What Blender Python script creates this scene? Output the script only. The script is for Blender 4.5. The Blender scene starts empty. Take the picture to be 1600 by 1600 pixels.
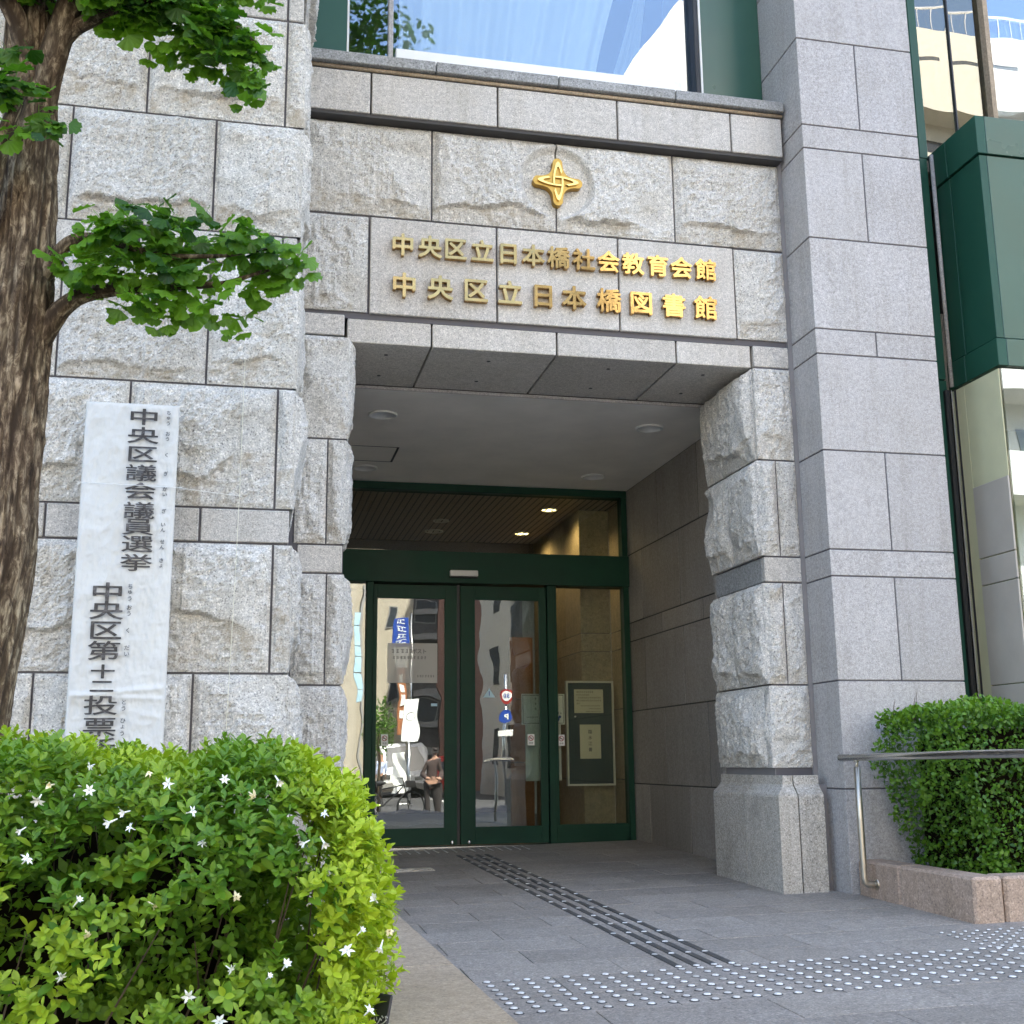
import bpy, math, random
import numpy as np
from mathutils import Matrix, Vector, noise

random.seed(7)
RNG = np.random.default_rng(11)
SC = bpy.context.scene
COL = SC.collection

# ------------------------------------------------------------------ camera
cam_d = bpy.data.cameras.new('camera')
cam = bpy.data.objects.new('camera', cam_d)
COL.objects.link(cam)
cam_d.sensor_width = 36.0
cam_d.lens = 36.0 * 1854.6 / 1600.0
cam_d.clip_start = 0.05
cam_d.clip_end = 600.0
R_ = [[0.97621720, -0.21657348, -0.00979279], [0.03493830, 0.20174537, -0.97881465], [0.21396095, 0.95519356, 0.20451401]]
mw = Matrix(((R_[0][0], -R_[1][0], -R_[2][0], 0.0), (R_[0][1], -R_[1][1], -R_[2][1], 0.0),
             (R_[0][2], -R_[1][2], -R_[2][2], 0.77), (0, 0, 0, 1)))
cam.matrix_world = mw
SC.camera = cam

# ------------------------------------------------------------------ world, sun, exposure
world = bpy.data.worlds.new('World')
SC.world = world
world.use_nodes = True
wn = world.node_tree.nodes
wl = world.node_tree.links
sky = wn.new('ShaderNodeTexSky')
sky.sky_type = 'NISHITA'
sky.sun_disc = False
SUN_EL, SUN_AZ = math.radians(56), math.radians(20)      # behind the building, a little to the right
sky.sun_elevation = SUN_EL
sky.sun_rotation = SUN_AZ
sky.air_density = 1.0
sky.dust_density = 2.4
sky.ozone_density = 1.0
wn['Background'].inputs['Strength'].default_value = 0.13
wl.new(sky.outputs['Color'], wn['Background'].inputs['Color'])
sun_d = bpy.data.lights.new('sun', 'SUN')
sun_d.energy = 4.2
sun_d.angle = math.radians(0.53)
sun_d.color = (1.0, 0.95, 0.87)
sun = bpy.data.objects.new('sun', sun_d)
COL.objects.link(sun)
to_sun = Vector((math.sin(SUN_AZ) * math.cos(SUN_EL), math.cos(SUN_AZ) * math.cos(SUN_EL), math.sin(SUN_EL)))
sun.rotation_euler = to_sun.to_track_quat('Z', 'Y').to_euler()
SC.view_settings.view_transform = 'Standard'
SC.view_settings.look = 'None'
SC.view_settings.gamma = 1.0
SC.view_settings.use_curve_mapping = False
SC.view_settings.exposure = 3.06
SC.cycles.max_bounces = 8
SC.cycles.transparent_max_bounces = 16
SC.cycles.use_denoising = True

# ------------------------------------------------------------------ materials
def new_mat(name):
    m = bpy.data.materials.new(name)
    m.use_nodes = True
    nt = m.node_tree
    b = nt.nodes['Principled BSDF']
    return m, nt, b

def nd(nt, t, **kw):
    n = nt.nodes.new(t)
    for k, v in kw.items():
        setattr(n, k, v)
    return n

def ramp(nt, stops):
    r = nt.nodes.new('ShaderNodeValToRGB')
    e = r.color_ramp.elements
    while len(e) < len(stops):
        e.new(0.5)
    for i, (p, c) in enumerate(stops):
        e[i].position = p
        e[i].color = (c[0], c[1], c[2], 1)
    return r

def coords(nt, rnd=7.0):
    tc = nt.nodes.new('ShaderNodeTexCoord')
    oi = nt.nodes.new('ShaderNodeObjectInfo')
    mu = nd(nt, 'ShaderNodeMath', operation='MULTIPLY')
    mu.inputs[1].default_value = rnd
    nt.links.new(oi.outputs['Random'], mu.inputs[0])
    ad = nd(nt, 'ShaderNodeVectorMath', operation='ADD')
    nt.links.new(tc.outputs['Object'], ad.inputs[0])
    nt.links.new(mu.outputs[0], ad.inputs[1])
    return ad.outputs[0], oi.outputs['Random']

def noise_n(nt, vec, scale, detail=2.0, rough=0.5, dist=0.0):
    n = nt.nodes.new('ShaderNodeTexNoise')
    n.inputs['Scale'].default_value = scale
    n.inputs['Detail'].default_value = detail
    n.inputs['Roughness'].default_value = rough
    n.inputs['Distortion'].default_value = dist
    nt.links.new(vec, n.inputs['Vector'])
    return n.outputs['Fac']

def mixc(nt, fac, a, b, blend='MIX'):
    m = nt.nodes.new('ShaderNodeMix')
    m.data_type = 'RGBA'
    m.blend_type = blend
    for sock, v in ((m.inputs[0], fac), (m.inputs[6], a), (m.inputs[7], b)):
        if hasattr(v, 'is_output'):
            nt.links.new(v, sock)
        elif isinstance(v, (int, float)):
            sock.default_value = v
        else:
            sock.default_value = (v[0], v[1], v[2], 1)
    return m.outputs[2]

def granite(name, light, mid, dark, scale=95.0, rough=0.75, bump=0.25, stain=None, stain_amt=0.5, vary=0.10, dirt=0.0, spec=0.3, streak=0.8):
    m, nt, b = new_mat(name)
    vec, rnd = coords(nt)
    g = noise_n(nt, vec, scale, 3.0, 0.72)
    cr = ramp(nt, [(0.33, dark), (0.43, mid), (0.53, mid), (0.63, light)])
    nt.links.new(g, cr.inputs[0])
    col = cr.outputs[0]
    g2 = noise_n(nt, vec, scale * 0.35, 2.0, 0.6)
    r2 = ramp(nt, [(0.3, (0.80, 0.80, 0.80)), (0.7, (1.08, 1.08, 1.08))])
    nt.links.new(g2, r2.inputs[0])
    col = mixc(nt, 1.0, col, r2.outputs[0], 'MULTIPLY')
    g3 = noise_n(nt, vec, 2.3, 4.0, 0.6)
    r3 = ramp(nt, [(0.30, (0.92, 0.91, 0.89)), (0.70, (1.05, 1.05, 1.06))])
    nt.links.new(g3, r3.inputs[0])
    col = mixc(nt, 1.0, col, r3.outputs[0], 'MULTIPLY')
    tcs = nt.nodes.new('ShaderNodeTexCoord')
    mps = nt.nodes.new('ShaderNodeMapping'); mps.inputs['Scale'].default_value = (1, 1, 0.07)
    nt.links.new(vec, mps.inputs['Vector'])
    gs = noise_n(nt, mps.outputs[0], 13, 4, 0.7)
    rs5 = ramp(nt, [(0.30, (0.86, 0.85, 0.82)), (0.52, (1.0, 1.0, 1.0))])
    nt.links.new(gs, rs5.inputs[0])
    col = mixc(nt, streak, col, rs5.outputs[0], 'MULTIPLY')
    rr = ramp(nt, [(0.0, (1 - vary, 1 - vary, 1 - vary)), (1.0, (1 + vary, 1 + vary, 1 + vary * 0.9))])
    nt.links.new(rnd, rr.inputs[0])
    col = mixc(nt, 1.0, col, rr.outputs[0], 'MULTIPLY')
    if stain is not None:
        at = nt.nodes.new('ShaderNodeAttribute')
        at.attribute_name = 'ledge'
        n4 = noise_n(nt, vec, 9.0, 4.0, 0.65)
        r4 = ramp(nt, [(0.47, (0, 0, 0)), (0.66, (1, 1, 1))])
        nt.links.new(n4, r4.inputs[0])
        mu = nd(nt, 'ShaderNodeMath', operation='MULTIPLY')
        nt.links.new(at.outputs['Fac'], mu.inputs[0])
        nt.links.new(r4.outputs[0], mu.inputs[1])
        mu2 = nd(nt, 'ShaderNodeMath', operation='MULTIPLY')
        nt.links.new(mu.outputs[0], mu2.inputs[0])
        mu2.inputs[1].default_value = stain_amt
        col = mixc(nt, mu2.outputs[0], col, stain)
    if dirt > 0:
        n5 = noise_n(nt, vec, 5.0, 5.0, 0.7)
        r5 = ramp(nt, [(0.52, (0, 0, 0)), (0.75, (dirt, dirt, dirt))])
        nt.links.new(n5, r5.inputs[0])
        col = mixc(nt, r5.outputs[0], col, (0.10, 0.09, 0.075))
    nt.links.new(col, b.inputs['Base Color'])
    b.inputs['Roughness'].default_value = rough
    b.inputs['Specular IOR Level'].default_value = spec
    bp = nt.nodes.new('ShaderNodeBump')
    bp.inputs['Strength'].default_value = bump
    bp.inputs['Distance'].default_value = 0.004
    nt.links.new(g, bp.inputs['Height'])
    if stain is not None:                       # hammered, split surface
        ms = nt.nodes.new('ShaderNodeTexNoise')
        ms.inputs['Scale'].default_value = 24; ms.inputs['Detail'].default_value = 8; ms.inputs['Roughness'].default_value = 0.72
        ms.inputs['Distortion'].default_value = 0.6
        nt.links.new(vec, ms.inputs['Vector'])
        b2 = nt.nodes.new('ShaderNodeBump')
        b2.inputs['Strength'].default_value = 0.7; b2.inputs['Distance'].default_value = 0.018
        nt.links.new(ms.outputs['Fac'], b2.inputs['Height'])
        nt.links.new(b2.outputs[0], bp.inputs['Normal'])
    nt.links.new(bp.outputs[0], b.inputs['Normal'])
    return m

def plain(name, color, rough=0.5, metal=0.0, spec=0.5, var=0.06, nscale=6.0, bump=0.0, bscale=40.0, streak=0.0):
    m, nt, b = new_mat(name)
    vec, rnd = coords(nt)
    g = noise_n(nt, vec, nscale, 5.0, 0.6)
    lo = tuple(max(0, c * (1 - 2 * var)) for c in color)
    hi = tuple(c * (1 + 2 * var) for c in color)
    r = ramp(nt, [(0.3, lo), (0.7, hi)])
    nt.links.new(g, r.inputs[0])
    nt.links.new(r.outputs[0], b.inputs['Base Color'])
    b.inputs['Roughness'].default_value = rough
    b.inputs['Metallic'].default_value = metal
    b.inputs['Specular IOR Level'].default_value = spec
    rm = ramp(nt, [(0.3, (rough * 0.85,) * 3), (0.7, (min(1, rough * 1.15),) * 3)])
    nt.links.new(g, rm.inputs[0])
    nt.links.new(rm.outputs[0], b.inputs['Roughness'])
    if bump > 0:
        h = noise_n(nt, vec, bscale, 4.0, 0.6)
        bp = nt.nodes.new('ShaderNodeBump')
        bp.inputs['Strength'].default_value = bump
        bp.inputs['Distance'].default_value = 0.01
        nt.links.new(h, bp.inputs['Height'])
        nt.links.new(bp.outputs[0], b.inputs['Normal'])
    return m

def glass(name, base=0.10, edge=0.9, tint=(0.8, 0.86, 0.82), wav=0.02, wscale=1.6, gcol=(1, 1, 1)):
    """thin sheet of glass: a clear part and a mirror part that grows towards grazing angles"""
    m = bpy.data.materials.new(name)
    m.use_nodes = True
    nt = m.node_tree
    nt.nodes.clear()
    out = nt.nodes.new('ShaderNodeOutputMaterial')
    tr = nt.nodes.new('ShaderNodeBsdfTransparent')
    tr.inputs[0].default_value = (*tint, 1)
    gl = nt.nodes.new('ShaderNodeBsdfGlossy')
    gl.inputs['Color'].default_value = (*gcol, 1)
    gl.inputs['Roughness'].default_value = 0.0
    tc = nt.nodes.new('ShaderNodeTexCoord')
    g = noise_n(nt, tc.outputs['Object'], wscale, 1.0, 0.4)
    bp = nt.nodes.new('ShaderNodeBump')
    bp.inputs['Strength'].default_value = 1.0
    bp.inputs['Distance'].default_value = wav
    nt.links.new(g, bp.inputs['Height'])
    nt.links.new(bp.outputs[0], gl.inputs['Normal'])
    lw = nt.nodes.new('ShaderNodeFresnel')
    lw.inputs['IOR'].default_value = 1.45
    mp = nt.nodes.new('ShaderNodeMapRange')
    mp.inputs['From Min'].default_value = 0.0
    mp.inputs['From Max'].default_value = 1.0
    mp.inputs['To Min'].default_value = base
    mp.inputs['To Max'].default_value = edge
    nt.links.new(lw.outputs[0], mp.inputs['Value'])
    mx = nt.nodes.new('ShaderNodeMixShader')
    nt.links.new(mp.outputs[0], mx.inputs[0])
    nt.links.new(tr.outputs[0], mx.inputs[1])
    nt.links.new(gl.outputs[0], mx.inputs[2])
    nt.links.new(mx.outputs[0], out.inputs['Surface'])
    return m

def leafy(name, c1, c2, trans=0.35, rough=0.45, spec=0.4, veins=False):
    m, nt, b = new_mat(name)
    oi = nt.nodes.new('ShaderNodeObjectInfo')
    at = nt.nodes.new('ShaderNodeAttribute')
    at.attribute_name = 'tint'
    ad = nd(nt, 'ShaderNodeMath', operation='ADD')
    nt.links.new(at.outputs['Fac'], ad.inputs[0])
    mu = nd(nt, 'ShaderNodeMath', operation='MULTIPLY')
    nt.links.new(oi.outputs['Random'], mu.inputs[0])
    mu.inputs[1].default_value = 0.5
    nt.links.new(mu.outputs[0], ad.inputs[1])
    r = ramp(nt, [(0.05, c1), (0.95, c2)])
    nt.links.new(ad.outputs[0], r.inputs[0])
    nt.links.new(r.outputs[0], b.inputs['Base Color'])
    b.inputs['Roughness'].default_value = rough
    b.inputs['Specular IOR Level'].default_value = spec
    tl = nt.nodes.new('ShaderNodeBsdfTranslucent')
    cc = mixc(nt, 1.0, r.outputs[0], (1.5, 1.6, 0.6), 'MULTIPLY')
    nt.links.new(cc, tl.inputs['Color'])
    mx = nt.nodes.new('ShaderNodeMixShader')
    mx.inputs[0].default_value = trans
    nt.links.new(b.outputs[0], mx.inputs[1])
    nt.links.new(tl.outputs[0], mx.inputs[2])
    nt.links.new(mx.outputs[0], nt.nodes['Material Output'].inputs['Surface'])
    return m

def emit(name, color, s):
    m, nt, b = new_mat(name)
    b.inputs['Base Color'].default_value = (*color, 1)
    b.inputs['Emission Color'].default_value = (*color, 1)
    b.inputs['Emission Strength'].default_value = s
    return m

M = {}
M['rough'] = granite('rough_granite', (0.88, 0.84, 0.77), (0.60, 0.575, 0.525), (0.15, 0.145, 0.135), 120, 0.9, 0.5,
                     stain=(0.36, 0.29, 0.19), stain_amt=0.55, vary=0.05)
M['band'] = granite('band_granite', (0.75, 0.705, 0.64), (0.52, 0.49, 0.445), (0.22, 0.215, 0.205), 150, 0.7, 0.2, vary=0.05)
M['pier'] = granite('pier_granite', (0.56, 0.53, 0.51), (0.40, 0.38, 0.365), (0.22, 0.215, 0.215), 160, 0.6, 0.12, vary=0.08)
M['plinth'] = granite('plinth_granite', (0.68, 0.63, 0.55), (0.44, 0.405, 0.35), (0.11, 0.11, 0.10), 120, 0.8, 0.35, vary=0.06, dirt=0.3)
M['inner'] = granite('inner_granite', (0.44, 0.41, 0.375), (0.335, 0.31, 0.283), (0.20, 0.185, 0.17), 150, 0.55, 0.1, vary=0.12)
M['soffit'] = granite('soffit_granite', (0.45, 0.45, 0.44), (0.30, 0.30, 0.29), (0.10, 0.10, 0.10), 110, 0.6, 0.1, vary=0.05)
M['paver'] = granite('paver_granite', (0.43, 0.385, 0.33), (0.28, 0.25, 0.215), (0.125, 0.115, 0.105), 110, 0.62, 0.25, vary=0.09, dirt=0.34, streak=0.0)
M['kerb'] = granite('kerb_stone', (0.50, 0.395, 0.28), (0.39, 0.305, 0.21), (0.20, 0.17, 0.135), 120, 0.8, 0.25, vary=0.06, dirt=0.25)
M['pink'] = granite('pink_granite', (0.56, 0.42, 0.32), (0.38, 0.28, 0.21), (0.17, 0.135, 0.11), 110, 0.8, 0.3, vary=0.06, dirt=0.25)
M['mortar'] = plain('joint_sealant', (0.095, 0.088, 0.095), 0.7)
M['sealant'] = plain('grey_sealant', (0.20, 0.19, 0.19), 0.6)
M['green'] = plain('green_paint', (0.012, 0.062, 0.038), 0.45, 0.0, 0.3, var=0.05, nscale=2.0)
M['green2'] = plain('green_panel_paint', (0.026, 0.080, 0.052), 0.30, 0.0, 0.55, var=0.05, nscale=1.5)
M['doorgreen'] = plain('door_green_paint', (0.010, 0.048, 0.028), 0.5, 0.0, 0.2, var=0.08, nscale=3.0)
M['black'] = plain('black_gasket', (0.015, 0.015, 0.016), 0.5)
M['white'] = plain('white_plastic', (0.72, 0.71, 0.67), 0.4, var=0.02)
M['steel'] = plain('brushed_steel', (0.62, 0.62, 0.60), 0.24, 1.0, var=0.02, nscale=2)
M['steelwarm'] = plain('satin_steel_post', (0.56, 0.51, 0.42), 0.40, 1.0, var=0.03, nscale=3)
M['gold'] = plain('polished_brass', (0.42, 0.262, 0.095), 0.13, 1.0, var=0.08, nscale=9, bump=0.10, bscale=9)
M['alum'] = plain('silver_frame', (0.70, 0.69, 0.64), 0.4, 0.2, var=0.02)
M['goldb'] = plain('bright_gilt_band', (0.78, 0.55, 0.18), 0.3, 1.0, var=0.03)
M['goldmatt'] = plain('gilt_metal', (0.42, 0.26, 0.065), 0.38, 1.0, var=0.04, nscale=20)
M['plaster'] = plain('grey_ceiling_plaster', (0.80, 0.76, 0.70), 0.8, var=0.04, nscale=3, bump=0.1, bscale=60)
M['door_glass'] = glass('door_glass', 0.10, 1.0, (0.74, 0.80, 0.76), 0.0010, 3.0)
M['clear_glass'] = glass('sidelight_glass', 0.03, 0.75, (0.86, 0.88, 0.82), 0.0012, 2.0)
M['tall_glass'] = glass('coated_window_glass', 0.14, 0.85, (0.80, 0.86, 0.86), 0.005, 1.1, (0.92, 0.95, 1.0))
M['bay_glass'] = glass('bronze_window_glass', 0.14, 0.8, (0.30, 0.28, 0.22), 0.006, 1.3, (0.95, 0.93, 0.84))
M['paper'] = plain('white_paper', (0.80, 0.80, 0.76), 0.7, var=0.02)
M['cream_paper'] = plain('cream_paper', (0.70, 0.67, 0.52), 0.7, var=0.02)
M['ink'] = plain('black_ink', (0.03, 0.03, 0.035), 0.5)
M['greyink'] = plain('washed_ink', (0.10, 0.095, 0.10), 0.45)
M['bark'] = None
M['ginkgo'] = leafy('ginkgo_leaf', (0.024, 0.080, 0.009), (0.130, 0.280, 0.022), 0.38, 0.42)
M['bushleaf'] = leafy('shrub_leaf', (0.060, 0.170, 0.013), (0.400, 0.510, 0.034), 0.24, 0.45, 0.35)
M['hedgeleaf'] = leafy('hedge_leaf', (0.026, 0.082, 0.009), (0.120, 0.240, 0.020), 0.28, 0.40, 0.4)
M['petal'] = plain('white_petal', (0.85, 0.84, 0.76), 0.6, var=0.02)
M['petal_old'] = plain('faded_petal', (0.75, 0.66, 0.40), 0.7, var=0.05)
M['twig'] = plain('twig_bark', (0.10, 0.07, 0.045), 0.85)
M['joint_and_shade'] = plain('dark_joint_and_shade', (0.06, 0.056, 0.054), 0.8)  # wall joints, and the painted shade line under the cornice
M['heart'] = plain('dark_inner_shade', (0.010, 0.008, 0.005), 1.0, spec=0.0)  # near black puts the shade deep inside shrub and hedge into the colour
M['soil'] = plain('dark_soil', (0.035, 0.028, 0.02), 0.95, bump=0.6, bscale=30)
M['wood'] = plain('warm_wood', (0.30, 0.13, 0.045), 0.4, var=0.12, nscale=4)
M['beige'] = granite('beige_stone', (0.42, 0.36, 0.25), (0.36, 0.30, 0.20), (0.25, 0.21, 0.14), 60, 0.5, 0.05, vary=0.06)
M['darkwall'] = plain('lobby_dark_wall', (0.08, 0.06, 0.045), 0.6)
M['lobbyceil'] = plain('lobby_ceiling_board', (0.34, 0.28, 0.21), 0.6)
M['board'] = plain('board_green_felt', (0.015, 0.045, 0.045), 0.8)
M['lamp'] = emit('lit_lamp', (1.0, 0.80, 0.42), 9.0)
M['asphalt'] = plain('asphalt', (0.06, 0.06, 0.062), 0.85, var=0.1, nscale=20, bump=0.3, bscale=120)

def bark_material():
    m, nt, b = new_mat('ginkgo_bark')
    tc = nt.nodes.new('ShaderNodeTexCoord')
    mp = nt.nodes.new('ShaderNodeMapping')
    mp.inputs['Scale'].default_value = (1, 1, 0.30)
    nt.links.new(tc.outputs['Object'], mp.inputs['Vector'])
    g = noise_n(nt, mp.outputs[0], 46, 5, 0.7, 0.6)
    r = ramp(nt, [(0.34, (0.026, 0.018, 0.012)), (0.50, (0.125, 0.090, 0.060)), (0.66, (0.42, 0.34, 0.24))])
    nt.links.new(g, r.inputs[0])
    at = nt.nodes.new('ShaderNodeAttribute')
    at.attribute_name = 'ledge'
    col = mixc(nt, at.outputs['Fac'], (0.045, 0.032, 0.022), r.outputs[0])
    g2 = noise_n(nt, tc.outputs['Object'], 5, 3, 0.6)
    r2 = ramp(nt, [(0.35, (0.85, 0.80, 0.74)), (0.7, (1.1, 1.12, 1.05))])
    nt.links.new(g2, r2.inputs[0])
    col = mixc(nt, 1.0, col, r2.outputs[0], 'MULTIPLY')
    nt.links.new(col, b.inputs['Base Color'])
    b.inputs['Roughness'].default_value = 0.9
    b.inputs['Specular IOR Level'].default_value = 0.15
    bp = nt.nodes.new('ShaderNodeBump')
    bp.inputs['Strength'].default_value = 0.8
    bp.inputs['Distance'].default_value = 0.006
    nt.links.new(g, bp.inputs['Height'])
    nt.links.new(bp.outputs[0], b.inputs['Normal'])
    return m
M['bark'] = bark_material()

# ------------------------------------------------------------------ object helpers
WL = {}          # world location of every object made

def link(o, parent=None, wloc=(0, 0, 0)):
    COL.objects.link(o)
    WL[o.name] = Vector(wloc)
    if parent is not None:
        o.parent = parent
        o.location = Vector(wloc) - WL[parent.name]
    else:
        o.location = wloc
    return o

def tag(o, label=None, cat=None, group=None, kind=None):
    if label: o['label'] = label
    if cat: o['category'] = cat
    if group: o['group'] = group
    if kind: o['kind'] = kind
    return o

def thing(name, label, cat, loc, group=None):
    o = bpy.data.objects.new(name, None)
    o.empty_display_size = 0.1
    link(o, None, loc)
    return tag(o, label, cat, group)

def mesh_obj(name, V, F, mat, parent=None, smooth=False, attr=None, origin=None):
    V = np.asarray(V, dtype=np.float32).reshape(-1, 3)
    c = (V.min(0) + V.max(0)) / 2 if origin is None else np.asarray(origin, dtype=np.float32)
    me = bpy.data.meshes.new(name)
    me.from_pydata((V - c).tolist(), [], [list(map(int, f)) for f in F] if not isinstance(F, np.ndarray) else F.tolist())
    if mat is not None:
        me.materials.append(mat)
    if smooth:
        me.polygons.foreach_set('use_smooth', [True] * len(me.polygons))
    if attr is not None:
        for k, a in attr.items():
            at = me.attributes.new(k, 'FLOAT', 'POINT')
            at.data.foreach_set('value', np.asarray(a, dtype=np.float32))
    me.update()
    o = bpy.data.objects.new(name, me)
    return link(o, parent, tuple(float(x) for x in c))

class MB:
    def __init__(self):
        self.V = []; self.F = []; self.n = 0
    def add(self, V, F):
        self.V.append(np.asarray(V, dtype=float))
        self.F += [[i + self.n for i in f] for f in F]
        self.n += len(V)
    def box(self, x0, x1, y0, y1, z0, z1):
        V, F = box_vf(x0, x1, y0, y1, z0, z1, 0)
        self.add(V, F)
        return self
    def cyl(self, a, b, r, n=12, r2=None, caps=True):
        V, F = tube_vf([a, b], [r, r if r2 is None else r2], n, caps)
        self.add(V, F)
        return self
    def tube(self, pts, rs, n=10):
        V, F = tube_vf(pts, rs, n, True)
        self.add(V, F)
        return self
    def obj(self, name, mat, parent=None, smooth=False):
        return mesh_obj(name, np.concatenate(self.V), self.F, mat, parent, smooth)

def box_vf(x0, x1, y0, y1, z0, z1, ch=0.0):
    if ch <= 0:
        V = [(x0, y0, z0), (x1, y0, z0), (x1, y1, z0), (x0, y1, z0), (x0, y0, z1), (x1, y0, z1), (x1, y1, z1), (x0, y1, z1)]
        F = [(0, 3, 2, 1), (4, 5, 6, 7), (0, 1, 5, 4), (1, 2, 6, 5), (2, 3, 7, 6), (3, 0, 4, 7)]
        return V, F
    lo = (x0, y0, z0); hi = (x1, y1, z1)
    V = []; idx = {}
    for sx in (0, 1):
        for sy in (0, 1):
            for sz in (0, 1):
                s = (sx, sy, sz)
                for ax in range(3):
                    p = []
                    for k in range(3):
                        base = hi[k] if s[k] else lo[k]
                        if k != ax:
                            base += -ch if s[k] else ch
                        p.append(base)
                    idx[(sx, sy, sz, ax)] = len(V)
                    V.append(tuple(p))
    F = []
    c = np.array([(x0 + x1) / 2, (y0 + y1) / 2, (z0 + z1) / 2])
    def addf(ids):
        P = np.array([V[i] for i in ids])
        n = np.cross(P[1] - P[0], P[2] - P[1])
        if np.dot(n, P.mean(0) - c) < 0:
            ids = ids[::-1]
        F.append(tuple(ids))
    for ax in range(3):
        a, b = [k for k in range(3) if k != ax]
        for s in (0, 1):
            q = []
            for (u, v) in ((0, 0), (1, 0), (1, 1), (0, 1)):
                k = [0, 0, 0]; k[ax] = s; k[a] = u; k[b] = v
                q.append(idx[(*k, ax)])
            addf(q)
    for ax in range(3):          # edges run along ax
        a, b = [k for k in range(3) if k != ax]
        for u in (0, 1):
            for v in (0, 1):
                k0 = [0, 0, 0]; k0[a] = u; k0[b] = v
                k1 = list(k0); k1[ax] = 1
                addf([idx[(*k0, a)], idx[(*k0, b)], idx[(*k1, b)], idx[(*k1, a)]])
    for sx in (0, 1):
        for sy in (0, 1):
            for sz in (0, 1):
                addf([idx[(sx, sy, sz, 0)], idx[(sx, sy, sz, 1)], idx[(sx, sy, sz, 2)]])
    return V, F

def tube_vf(pts, rs, n=12, caps=True):
    pts = [Vector(p) for p in pts]
    V = []; F = []
    up = Vector((0.13, 0.27, 1)).normalized()
    for i, p in enumerate(pts):
        d = (pts[min(i + 1, len(pts) - 1)] - pts[max(i - 1, 0)]).normalized()
        if i == 0:
            a = d.cross(up)
            if a.length < 0.05: a = d.cross(Vector((1, 0, 0)))
            a.normalize()
        else:
            a = (a - d * a.dot(d)).normalized()
        b = d.cross(a)
        for k in range(n):
            t = 2 * math.pi * k / n
            V.append(tuple(p + (a * math.cos(t) + b * math.sin(t)) * rs[i]))
    for i in range(len(pts) - 1):
        for k in range(n):
            k2 = (k + 1) % n
            F.append((i * n + k, i * n + k2, (i + 1) * n + k2, (i + 1) * n + k))
    if caps:
        F.append(tuple(range(n - 1, -1, -1)))
        F.append(tuple(range((len(pts) - 1) * n, len(pts) * n)))
    return V, F

def box(name, x0, x1, y0, y1, z0, z1, mat, parent=None, ch=0.004):
    V, F = box_vf(x0, x1, y0, y1, z0, z1, ch)
    return mesh_obj(name, V, F, mat, parent)

def cyl(name, a, b, r, mat, parent=None, n=24, r2=None):
    V, F = tube_vf([a, b], [r, r if r2 is None else r2], n, True)
    o = mesh_obj(name, V, F, mat, parent)
    o.data.polygons.foreach_set('use_smooth', [len(p.vertices) == 4 for p in o.data.polygons])
    return o

# ---- value noise on numpy arrays
_T = RNG.random(65536).astype(np.float32)
def vnoise(x, y, seed=0):
    xi = np.floor(x).astype(np.int64); yi = np.floor(y).astype(np.int64)
    xf = x - xi; yf = y - yi
    u = xf * xf * xf * (xf * (xf * 6 - 15) + 10); v = yf * yf * yf * (yf * (yf * 6 - 15) + 10)
    def h(a, b):
        return _T[((a * 73856093) ^ (b * 19349663) ^ (seed * 83492791)) & 65535]
    a = h(xi, yi); b = h(xi + 1, yi); c = h(xi, yi + 1); d = h(xi + 1, yi + 1)
    return (a * (1 - u) + b * u) * (1 - v) + (c * (1 - u) + d * u) * v

def fbm(x, y, seed=0, oct=4, gain=0.5, ridged=False):
    s = 0; a = 1.0; t = 0
    for o in range(oct):
        n = vnoise(x * 2 ** o, y * 2 ** o, seed + o * 17)
        if ridged:
            n = 1 - np.abs(2 * n - 1)
        s = s + a * n; t += a; a *= gain
    return s / t

def sstep(x, a, b):
    t = np.clip((x - a) / (b - a), 0, 1)
    return t * t * (3 - 2 * t)

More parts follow.
